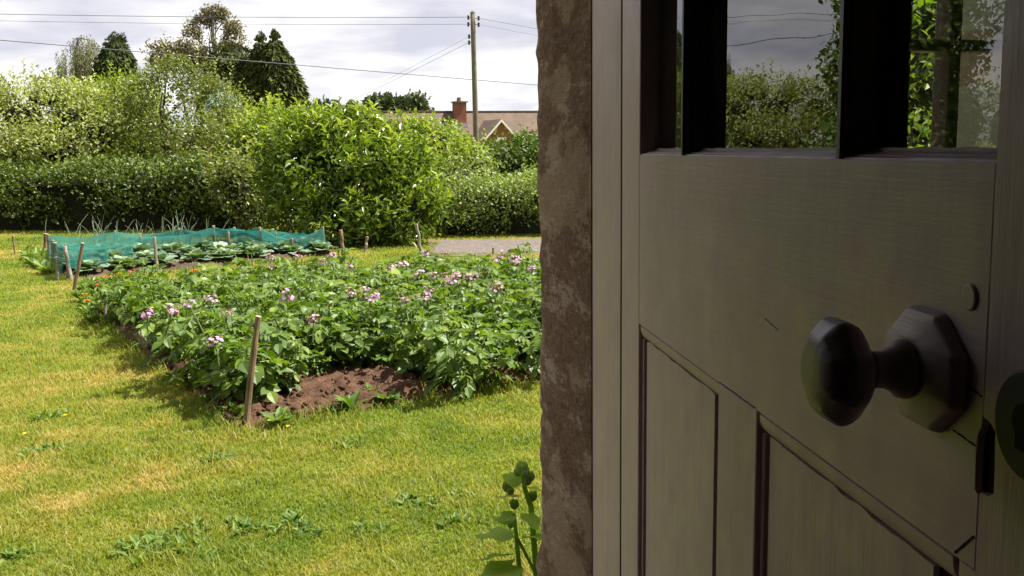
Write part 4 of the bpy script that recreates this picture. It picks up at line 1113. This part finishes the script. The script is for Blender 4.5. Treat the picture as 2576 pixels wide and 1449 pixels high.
def bush(name, label, cat, blobs, nclump, per, sig, L, W, matk, T=T_DIA, gap=0., lump=.3, depth=.14, stems=4, coref=.7, up=.35, hang=0., group=None, trunk_r=.05, zmin=.05, gs=1.5, shoots=0, shoot_len=.35, sat=4):
    B = np.asarray(blobs, float); base = np.array((B[:, 0].mean(), B[:, 1].mean(), 0)); o = empty(name, base); tag(o, label, cat, group)
    R = B.copy(); R[:, :3] -= base
    if sat:                                  # smaller side lobes break the round outline
        ex = []
        for q in R:
            for d in rdir(sat):
                d[2] = abs(d[2]) * .8 if rng.random() < .7 else d[2]
                k = rng.uniform(.3, .5); ex.append(np.concatenate([q[:3] + q[3:6] * d * rng.uniform(.75, 1.0), q[3:6] * k]))
        RR = np.concatenate([R, np.array(ex)])
    else: RR = R
    ls = LS(); C, D = blob_points(RR, nclump, depth, lump, gap, gs, int(rng.integers(0, 99)), zmin); leafy(ls, C, D, per, sig, L, W, T, up, .8, 0, hang)
    if shoots:
        S, Ds = blob_points(RR, shoots, .03, lump, 0, gs, 3, zmin + .3 if zmin else None); k = Ds[:, 2] > .1; S, Ds = S[k], Ds[k]
        for s, d in zip(S, Ds):
            ax = unit(d * .5 + np.array((0, 0, 1.)) + rng.normal(0, .25, 3)); n = 9; t = np.linspace(0, 1, n); ll = shoot_len * rng.uniform(.5, 1.3)
            pp = s + ax * (t * ll)[:, None]; a = np.arange(n) * 2.4; e0 = unit(np.cross(ax, (.2, .9, .1))); e1_ = np.cross(ax, e0)
            A = (np.cos(a)[:, None] * e0 + np.sin(a)[:, None] * e1_) * .9 + ax * .75
            ls.add(pp, A, ax + A * -.2 + rng.normal(0, .2, (n, 3)), L * 1.05, W * 1.05, T, rnd=np.clip(.55 + .4 * t + rng.normal(0, .1, n), 0, 1))
    ls.build('crown', LM[matk], o)
    lim = C[rng.choice(len(C), min(len(C), stems * 5), replace=False)] * .92
    b = MB()
    for s in range(stems):
        st = np.array((rng.normal(0, .12) * (stems > 1), rng.normal(0, .12) * (stems > 1), 0))
        mid = R[s % len(R), :3] * np.array((1, 1, .75)) + rng.normal(0, .1, 3)
        b.tube([st, (st + mid) / 2 + rng.normal(0, .05, 3), mid], [trunk_r, trunk_r * .8, trunk_r * .55], 7, cap=False)
        for q in lim[s::stems]:
            m = (mid + q) / 2 + rng.normal(0, .08, 3); b.tube([mid, m, q], [trunk_r * .5, trunk_r * .3, trunk_r * .1], 5, cap=False)
    b.build('trunk', M['bark'], o, smooth=True)
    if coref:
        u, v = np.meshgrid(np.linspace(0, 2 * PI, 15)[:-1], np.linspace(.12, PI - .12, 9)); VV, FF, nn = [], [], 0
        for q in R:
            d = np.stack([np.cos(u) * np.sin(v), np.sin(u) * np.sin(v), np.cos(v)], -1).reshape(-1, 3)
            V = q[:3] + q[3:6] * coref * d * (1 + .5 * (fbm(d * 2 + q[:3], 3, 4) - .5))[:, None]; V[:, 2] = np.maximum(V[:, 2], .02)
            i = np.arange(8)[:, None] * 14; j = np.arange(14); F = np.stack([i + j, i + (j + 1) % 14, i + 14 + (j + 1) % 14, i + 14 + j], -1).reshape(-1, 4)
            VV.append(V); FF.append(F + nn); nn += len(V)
        mesh('shade_core', np.concatenate(VV), np.concatenate(FF), M['core_dark'], o)  # dark hulls added inside the bush to block light and look like shade
    return o

def bl(x, y, Y, rx, rz, ry=None):
    """blob centred at a place in the picture's direction, Y metres out; radii in picture units there"""
    c = at(x, y, Y); k = Y / 2576; return (c[0], c[1], c[2], rx * k, (ry if ry else rx) * k, rz * k)

# clipped hedge at the back left, and its continuation out of frame
HL0, HL1 = gnd(-520, 587)[:2] + np.array((0, .8)), gnd(672, 581)[:2] + np.array((0, .75))
hedge('hedge', 'long clipped hedge with sunlit top and dark face at the back of the lawn', HL0, HL1, 1.6, 1.42, 'hedge_leaf', 9, 95, .095, .055, .32)
hedge('hedge', 'low pale rounded hedge right of the laurel beside the gravel', gnd(1120, 598)[:2] + np.array((0, .75)), gnd(1120, 598)[:2] + np.array((9.5, 1.2)), 1.5, 1.02, 'pale_hedge_leaf', 10, 190, .06, .042, .2, .30)

bush('laurel_bush', 'big glossy laurel bush with bright yellow green shoots in the middle of the garden', 'laurel bush',
     [bl(850, 450, 16.9, 185, 125), bl(770, 365, 17.1, 85, 62), bl(865, 335, 16.9, 85, 55), bl(1035, 525, 16.2, 80, 80), bl(720, 480, 17.2, 75, 95), bl(975, 440, 16.6, 95, 80), bl(900, 545, 16.4, 150, 62), bl(960, 365, 16.9, 45, 35)],
     2000, 10, .085, .14, .044, 'laurel_leaf', T_LONG, gap=.33, gs=1.9, lump=.6, depth=.16, stems=6, coref=.46, up=.55, shoots=240, shoot_len=.25, zmin=.12)

AP = 'apple_leaf'
bush('apple_tree', 'gnarled apple tree with sprawling twiggy crown behind the long hedge', 'tree',
     [bl(470, 285, 22.5, 120, 90), bl(400, 255, 22.3, 90, 70), bl(575, 365, 22.0, 80, 65), bl(370, 345, 22.0, 95, 75), bl(460, 195, 22.6, 80, 55), bl(610, 400, 21.2, 75, 75), bl(520, 390, 21.6, 100, 70), bl(350, 225, 22.4, 50, 40)],
     2500, 11, .10, .078, .046, AP, gap=.40, gs=1.9, lump=.6, depth=.26, stems=3, coref=0, trunk_r=.11, shoots=110, shoot_len=.5)
bush('pale_shrub', 'tall pale leaved shrub with silvery highlights at the left behind the hedge', 'shrub',
     [bl(60, 300, 22.5, 110, 95), bl(180, 310, 22.2, 110, 95), bl(-70, 310, 22.5, 100, 95), bl(255, 345, 22.0, 95, 85), bl(110, 245, 22.8, 90, 50), bl(20, 370, 22, 120, 60), bl(150, 380, 21.6, 120, 60)],
     2300, 11, .11, .092, .052, 'pale_shrub_leaf', gap=.36, gs=1.9, lump=.6, depth=.22, stems=6, coref=.4, shoots=170, shoot_len=.45, up=.5)
bush('leafy_shrub', 'mid green shrub between the pale shrub and the apple tree', 'shrub', [bl(255, 285, 24.5, 90, 70), bl(330, 275, 25, 85, 75), bl(220, 340, 24, 90, 80), bl(330, 360, 24, 90, 80)], 900, 10, .11, .10, .06, 'bright_shrub_leaf', lump=.4, depth=.16, shoots=60)
bush('leafy_shrub', 'sunlit yellow green shrub showing through the gaps under the apple tree', 'shrub', [bl(440, 400, 25.5, 110, 90), bl(560, 380, 26, 110, 110), bl(660, 370, 26, 90, 100)], 800, 10, .12, .12, .07, 'bright_shrub_leaf', lump=.3, depth=.16, shoots=0)
bush('leafy_shrub', 'yellow green shrub behind the left side of the laurel', 'shrub', [bl(695, 370, 20.5, 80, 85), bl(640, 410, 20.2, 75, 85), bl(765, 335, 21, 75, 60)], 900, 10, .10, .09, .052, 'bright_shrub_leaf', lump=.4, shoots=80)
bush('leafy_shrub', 'straggly thin shrub at the right end of the long hedge', 'shrub', [bl(615, 490, 18.6, 60, 75), bl(660, 540, 18.2, 40, 55), bl(580, 440, 18.9, 60, 45)], 420, 9, .10, .085, .05, AP, lump=.5, depth=.2, coref=.6, shoots=70, shoot_len=.45)
bush('leafy_shrub', 'light green shrub behind the right shoulder of the laurel', 'shrub', [bl(1080, 375, 19.8, 85, 62), bl(1150, 405, 20, 55, 52), bl(1020, 345, 20, 60, 42), bl(1110, 440, 19.6, 100, 65)], 950, 10, .10, .088, .058, 'bright_shrub_leaf', lump=.4, depth=.15, shoots=16, shoot_len=.25)
bush('leafy_shrub', 'loose pale shrub between the laurel and the dark bush', 'shrub', [bl(1160, 455, 18.9, 75, 50), bl(1100, 490, 18.6, 60, 65), bl(1200, 430, 19.3, 45, 45)], 560, 9, .10, .08, .05, 'pale_hedge_leaf', lump=.4, depth=.18, coref=.66, shoots=40)
bush('dark_shrub', 'dark green bush under the brick gable beside the stone jamb', 'shrub', [bl(1275, 415, 21.5, 80, 55), bl(1370, 410, 21.8, 90, 60), bl(1330, 385, 22, 40, 38)], 800, 10, .10, .095, .062, 'dark_shrub_leaf', lump=.35, depth=.15, shoots=40)

def conifer(label, Y, prof, tips, matk, n=5200, name='conifer_tree', L=.34, W=.17, group=None):
    """prof: list of (x_left, x_right, y) in picture units from the top down, droopy sprays"""
    prof = np.array(prof, float); k = Y / 2576; cx = (prof[:, 0] + prof[:, 1]) / 2
    base = at(cx[-1], 380, Y); o = empty(name, (base[0], Y, 0)); tag(o, label, 'conifer', group); B = np.array((base[0], Y, 0))
    ys = prof[:, 2]; hw = (prof[:, 1] - prof[:, 0]) / 2
    wts = np.interp(np.linspace(ys[0], ys[-1], 200), ys, hw) + 4; cdf = np.cumsum(wts) / wts.sum()
    y = np.interp(rng.random(n), cdf, np.linspace(ys[0], ys[-1], 200)); a = rng.uniform(0, 2 * PI, n)
    lum = .72 + .55 * fbm(np.stack([np.cos(a) * 2 + 7, np.sin(a) * 2, y * .035], 1), 3, 12)
    r = np.interp(y, ys, hw) * k * lum * (1 - np.abs(rng.normal(0, .13, n)))
    C = np.array([at(np.interp(q, ys, cx), q, Y) for q in y]) - B
    out = np.stack([np.cos(a), np.sin(a), np.zeros(n)], 1); P = C + out * r[:, None]
    A = out * .75 + np.array((0, 0, -.75)) + rng.normal(0, .3, (n, 3)); top = y < ys[0] + 25; A[top] = out[top] * .5 + np.array((0, 0, .9)) + rng.normal(0, .2, (top.sum(), 3))
    Nn = out + np.array((0, 0, .5)) + rng.normal(0, .35, (n, 3)); s = rng.uniform(.5, 1.2, n) * np.clip(.22 + (y - ys[0]) / 90, .22, 1)
    ls = LS(); ls.add(P, A, Nn, L * s, W * s, T_DIA); ls.build('crown', LM[matk], o)
    topw = at(cx[0], ys[0], Y) - B
    trunk(o, (0, 0, 0), topw, .22, .02, wob=.02)
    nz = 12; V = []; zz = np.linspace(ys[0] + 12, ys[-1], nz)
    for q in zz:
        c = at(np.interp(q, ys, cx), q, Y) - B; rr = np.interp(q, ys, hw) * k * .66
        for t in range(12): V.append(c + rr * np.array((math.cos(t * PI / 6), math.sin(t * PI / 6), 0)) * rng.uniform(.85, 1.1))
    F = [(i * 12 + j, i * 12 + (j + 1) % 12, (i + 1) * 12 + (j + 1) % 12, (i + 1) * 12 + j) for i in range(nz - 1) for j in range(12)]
    mesh('shade_core', V, np.array(F), M['core_dark'], o)  # dark hull added inside the crown, its colour in place of shade
    return o
conifer('dark pointed conifer at the left, rising behind the apple tree', 58, [(286, 291, 80), (268, 312, 106), (262, 322, 130), (252, 335, 160), (240, 340, 195), (230, 350, 240), (225, 355, 330)], 2, 'dark_conifer_leaf', 6500, L=.4, W=.22)
conifer('small second tip of dark conifer beside the left conifer', 58.6, [(305, 311, 84), (296, 318, 105), (290, 328, 135), (285, 335, 180), (280, 340, 300)], 1, 'dark_conifer_leaf', 2600, L=.4, W=.22)
conifer('broad dark cypress with rounded top in the middle group', 61, [(560, 590, 108), (545, 620, 125), (530, 640, 150), (520, 650, 190), (512, 655, 240), (505, 660, 330)], 2, 'cypress_leaf', 9500, L=.48, W=.24)
conifer('narrow drooping cypress between the two bigger ones', 60, [(653, 658, 80), (645, 668, 100), (638, 675, 130), (632, 685, 175), (628, 695, 230), (620, 700, 320)], 1, 'cypress_leaf', 5000, L=.48, W=.22)
conifer('tallest drooping cypress at the right of the group', 59.5, [(687, 692, 74), (680, 702, 98), (673, 718, 130), (668, 735, 165), (666, 752, 200), (664, 761, 240), (662, 762, 320)], 1, 'cypress_leaf', 8000, L=.48, W=.22)
o = conifer('pale blue spruce peeping out right of the apple tree', 27, [(552, 557, 203), (542, 570, 225), (532, 590, 250), (522, 605, 280), (515, 618, 320)], 1, 'spruce_needle', 2200, 'spruce_tree', .26, .06)

def gum():
    Y = 62; cl = [(535, 28, 26, 13), (505, 44, 19, 10), (562, 44, 18, 10), (478, 62, 12, 9), (490, 86, 19, 10), (500, 106, 12, 7), (585, 70, 20, 13), (600, 88, 10, 7), (563, 86, 10, 6), (527, 62, 12, 7), (520, 126, 10, 6), (546, 104, 8, 5)]
    base = at(540, 380, Y); o = empty('gum_tree', (base[0], Y, 0)); B = np.array((base[0], Y, 0))
    tag(o, 'tall open crowned tree with tufted brownish foliage against the sky', 'tree')
    R = np.array([bl(*q) for q in [(x, y, Y, r, h) for x, y, r, h in cl]]); R[:, :3] -= B
    R[:, 1] += rng.normal(0, .5, len(R)); ls = LS()
    C, D = blob_points(R, 330, .35, .5, .3, 1.5, 4); leafy(ls, C, D, 10, .12, .20, .10, T_DIA, .35, .9)
    ls.build('crown', LM['gum_leaf'], o)
    trunk(o, (0, 0, 0), at(537, 46, Y) - B, .22, .07, [q[:3] for q in R], wob=.1, n=9)
gum()
bush('gum_tree', 'low brownish treetop left of the dark cypress group', 'tree', [bl(450, 135, 64, 45, 26), bl(490, 155, 63, 40, 30), bl(420, 150, 64, 30, 25), bl(580, 120, 66, 36, 26)], 420, 8, .22, .26, .13, 'gum_leaf', gap=.2, gs=.8, lump=.4, depth=.25, stems=1, coref=.5, trunk_r=.12, zmin=None)

def birch():
    Y = 60; base = at(205, 380, Y); o = empty('birch_tree', (base[0], Y, 0)); tag(o, 'weeping birch with thin hanging pale twigs at the left', 'tree'); B = np.array((base[0], Y, 0))
    bls = [bl(200, 105, Y, 38, 22), bl(225, 135, Y, 45, 30), bl(180, 150, Y, 40, 40), bl(240, 165, Y, 38, 40), bl(160, 190, Y, 30, 30)]
    R = np.array(bls); R[:, :3] -= B
    C, D = blob_points(R, 620, .35, .5, .3, 1.1, 5)
    ls = LS()
    for c in C:
        n = 20; t = np.linspace(0, 1, n); P = c + np.stack([rng.normal(0, .04, n), rng.normal(0, .04, n), -t * rng.uniform(.8, 2.4)], 1)
        ls.add(P, np.array((0, 0, -1.)) + rng.normal(0, .4, (n, 3)), rdir(n), .13, .06, T_DIA)
    ls.build('crown', LM['birch_leaf'], o)
    trunk(o, (0, 0, 0), at(195, 95, Y) - B, .16, .03, [c for c in C[::14]], wob=.1)
birch()

# trees out of frame at the left that the door glass mirrors, and the bright bush seen through the window
bush('ash_tree', 'tall leafy tree at the left of the lawn, seen mirrored in the door glass', 'tree', [(-9.6, 16, 2.7, 1.22, 1.2, 1.4), (-9.6, 16.3, 4.6, 1.1, 1.0, 1.2), (-9.5, 15.8, 1.5, 1.22, 1.2, 1.0), (-9.75, 16, 3.6, 1.2, 1.0, 1.2)], 1700, 9, .13, .13, .075, 'dark_shrub_leaf', lump=.4, depth=.18, stems=1, trunk_r=.12, coref=.7, shoots=30, shoot_len=.4, sat=0)
bush('leafy_shrub', 'loose green shrub further along the left hedge, mirrored in the glass', 'shrub', [(-14.2, 21.5, 1.9, 1.5, 1.2, 1.3), (-16.5, 21, 1.8, 1.6, 1.2, 1.3)], 420, 9, .12, .11, .06, 'apple_leaf', lump=.4, depth=.18, shoots=50)
bush('bright_tree', 'sunlit feathery green tree seen through the small window', 'tree', [(3.3, 8.2, 1.9, .8, .8, .8), (3.0, 8.0, 1.1, .9, .8, .8), (3.6, 8.6, 2.5, .75, .7, .6), (2.75, 8.3, 2.55, .5, .5, .45)], 620, 9, .09, .085, .045, 'bright_shrub_leaf', lump=.4, depth=.2, stems=2, coref=.45, gap=.2, shoots=60)

# far trees
def far_tree(x, y, Y, rx, rz, matk, label, grp):
    return bush('far_tree', label, 'tree', [bl(x, y, Y, rx, rz), bl(x + rx * .5, y + rz * .4, Y, rx * .8, rz * .8), bl(x - rx * .6, y + rz * .4, Y, rx * .7, rz * .7)], 130, 6, .5, 1.1, .7, matk, lump=.35, depth=.2, stems=1, coref=.75, group=grp, trunk_r=.3, zmin=None)
for x, y, rx, rz, lab in ((945, 268, 16, 14, 'distant round tree just left of the far bungalow roof'), (1000, 270, 20, 14, 'distant broad tree in the middle over the bungalow roof'), (1046, 266, 20, 16, 'distant round headed tree standing highest over the bungalow roof'), (970, 272, 18, 12, 'distant low tree between the two round ones')):
    far_tree(x, y, 160, rx, rz, 'far_tree_leaf', lab, 'distant trees on the skyline')
fc = None
for i, x in enumerate([768, 778, 790, 800, 812, 822, 834, 846, 858, 868, 880, 892, 904]):
    h = [10, 24, 14, 26, 18, 30, 16, 26, 22, 18, 26, 14, 12][i]
    if fc is None: fc = conifer('distant conifer in the row on the skyline right of the cypresses', 190, [(767, 769, 250), (763, 773, 258), (759, 777, 272), (756, 780, 290), (754, 782, 340)], 1, 'far_conifer_leaf', 420, 'far_conifer', 1.6, .9, 'distant conifers on the skyline'); continue
    o = copy_tree(fc); p = at(x, 380, 190 + (i % 3) * 6); s = .72 + h / 70; o.location = (p[0], p[1], -1.); o.scale = (s, s, s)

# ================================================================== FAR BUNGALOW
def bungalow():
    th = math.radians(17); O = at(1151, 281, 75); o = empty('bungalow', (O[0], O[1], 0), th)
    tag(o, 'brick bungalow with tiled roof, chimney and front gable beyond the hedges', 'bungalow')
    zr = O[2]; x0, x1 = -8., 18.; run = 4.2; ze = zr - run * .95
    b = MB(); b.add([(x0, 0, zr), (x1, 0, zr), (x1, -run, ze), (x0, -run, ze), (x1, run, ze), (x0, run, ze)], [(3, 2, 1, 0), (0, 1, 4, 5), (2, 3, 5, 4)])
    roof = b.build('roof', M['tiles'], o)
    b = MB()
    for k in range(int((x1 - x0) / .42)):
        c = x0 + .42 * k; b.box(c + .012, c + .40, -.11, .11, zr - .05, zr + .07)
    b.build('ridge_tiles', M['tiles'], roof, bevel=.03)
    b = MB(); b.box(x0 + .2, x1 - .2, -run + .35, run - .35, -.5, ze + .25); b.build('wall', M['brick'], o)
    ch = MB(); ch.box(-.42, .42, -.95, -.15, zr - 1.2, zr + .62); c = ch.build('chimney', M['brick'], o)
    b = MB(); b.box(-.52, .52, -1.05, -.05, zr + .62, zr + .70); b.build('chimney_cap', M['slate'], c)
    b = MB(); b.tube([(-.02, -.55, zr + .70), (-.02, -.55, zr + .9), (-.02, -.55, zr + .98)], [.18, .15, .16], 10); b.build('chimney_pot', M['brick'], c)
    b = MB(); b.box(-.46, .46, -1.22, -.96, zr - 1.13, zr - .86); b.build('flashing', M['lead'], c)
    # front gable
    g = 1.75; yf = -5.1; za = zr - .67; hw = 2.2; hh = 2.4
    G = MB(); G.prism([(g - hw + .25, za - hh - 1.5), (g + hw - .25, za - hh - 1.5), (g + hw - .12, za - hh + .05), (g, za - .12), (g - hw + .12, za - hh + .05)], yf, yf + .3)
    gb = G.build('gable', M['brick'], o)
    b = MB()
    for s in (-1, 1):
        b.add([(g, yf - .12, za), (g, 0.2, za), (g + s * hw, 0.2, za - hh), (g + s * hw, yf - .12, za - hh), (g, yf - .12, za - .1), (g, .2, za - .1), (g + s * hw, .2, za - hh - .1), (g + s * hw, yf - .12, za - hh - .1)],
              [(0, 1, 2, 3), (7, 6, 5, 4), (0, 3, 7, 4), (1, 5, 6, 2), (3, 2, 6, 7)])
    b.build('gable_roof', M['tiles'], o)
    b = MB()
    for s in (-1, 1):
        b.prism([(g, za - .02), (g + s * hw, za - hh - .02), (g + s * (hw - .12), za - hh - .05), (g, za - .20)], yf - .16, yf - .121)
    b.build('barge_board', M['white'], gb)
    b = MB(); b.box(g - .28, g + .34, yf - .03, yf - .002, za - 1.52, za - 1.24); b.build('plaque', M['white'], gb)
    b = MB(); b.box(g - .95, g + .35, yf - .04, yf - .003, za - 2.12, za - 2.02); b.build('window_head', M['white'], gb)
bungalow()

# ================================================================== UTILITY POLES AND WIRES
def pole(base, top, r, label):
    o = empty('utility_pole', base); tag(o, label, 'utility pole', 'utility poles'); base = np.asarray(base, float); v = np.asarray(top, float) - base
    b = MB(); b.tube([v * t for t in np.linspace(0, 1, 9)], np.linspace(r * 1.25, r, 9), 12); b.build('shaft', M['pole'], o, smooth=True)
    b = MB(); b.tube([v, v + np.array((0, 0, .10))], [r * 1.15, r * .2], 12); b.build('cap', M['pole'], o)
    return o, v
P1 = at(1199, 370, 45); P1[2] = 0; T1 = at(1189, 32, 45)
b1 = P1 + (P1 - at(1189, 32, 45) + np.array((0, 0, T1[2]))) * 0
pole1, v1 = pole(P1, T1, .10, 'tall weathered wooden utility pole with dark insulators in front of the bungalow')
def insul(o, px, py, side):
    b = MB(); c = at(px, py, 45) - np.array(o.location)
    b.tube([c - np.array((side * .16, 0, 0)), c], .015, 6); b.tube([c + np.array((0, 0, -.09)), c + np.array((0, 0, -.03)), c + np.array((0, 0, -.02)), c + np.array((0, 0, .07)), c + np.array((0, 0, .09))], [.05, .05, .032, .055, .03], 10)
    b.build('insulator', M['ceramic'], o, smooth=False)
for px, py, s in ((1178, 44, -1), (1178, 61, -1), (1204, 46, 1), (1204, 62, 1), (1180, 92, -1), (1180, 107, -1)): insul(pole1, px, py, s)
P2 = np.array((-29.4, 41., 0)); T2 = at(1288 - 2576 * .7171, 30, 41); P2[0] = T2[0]
pole2, _ = pole(P2, (T2[0], 41, T2[2] + .3), .10, 'second utility pole far left, mirrored in the door glass')
P3 = at(1640, 380, 63); P3[2] = 0
pole3, _ = pole(P3, P3 + np.array((0, 0, 7.9)), .10, 'third utility pole hidden behind the cottage wall')
def wire(p, q, r, sag, label):
    p, q = np.asarray(p, float), np.asarray(q, float); t = np.linspace(0, 1, 25)[:, None]
    pts = p + (q - p) * t; pts[:, 2] -= sag * 4 * (t * (1 - t))[:, 0]
    b = MB(); b.tube(pts - p, r, 5, cap=False); o = b.build('overhead_wire', M['wire'], smooth=True); o.location = p
    return tag(o, label, 'wire', 'overhead wires')
def far2(py, px=0): return at(1288 - 2576 * .7171, py, 41)
W2a = at(0, 29, 42.6); W2b = at(0, 46, 42.6)
def ext(p, q, X):   # carry the line p->q on to x = X
    t = (X - p[0]) / (q[0] - p[0]); return p + (q - p) * t
a1 = at(1177, 43, 45); a2 = at(1177, 61, 45)
wire(a1, ext(a1, W2a, T2[0]), .011, .12, 'top wire running left from the pole across the sky')
wire(a2, ext(a2, W2b, T2[0]), .007, .12, 'thinner second wire running left just below the top wire')
wire(at(1206, 46, 45), P3 + np.array((0, 0, 7.4)), .010, .05, 'upper wire running right from the pole behind the jamb')
wire(at(1206, 62, 45), P3 + np.array((0, 0, 6.95)), .007, .05, 'lower thin wire running right from the pole behind the jamb')
wire(at(1179, 92, 45), at(740, 320, 72), .005, .05, 'thinnest slanting wire falling left from the pole')
wire(at(1179, 107, 45), at(760, 312, 72), .008, .05, 'slanting wire falling left from the pole towards the laurel')
l0 = at(0, 101, 43.); l1 = at(1340, 213, 58); wire(ext(l0, l1, T2[0]), ext(l0, l1, P3[0] - .1), .018, .0, 'thick dark cable crossing the whole view below the pole top')
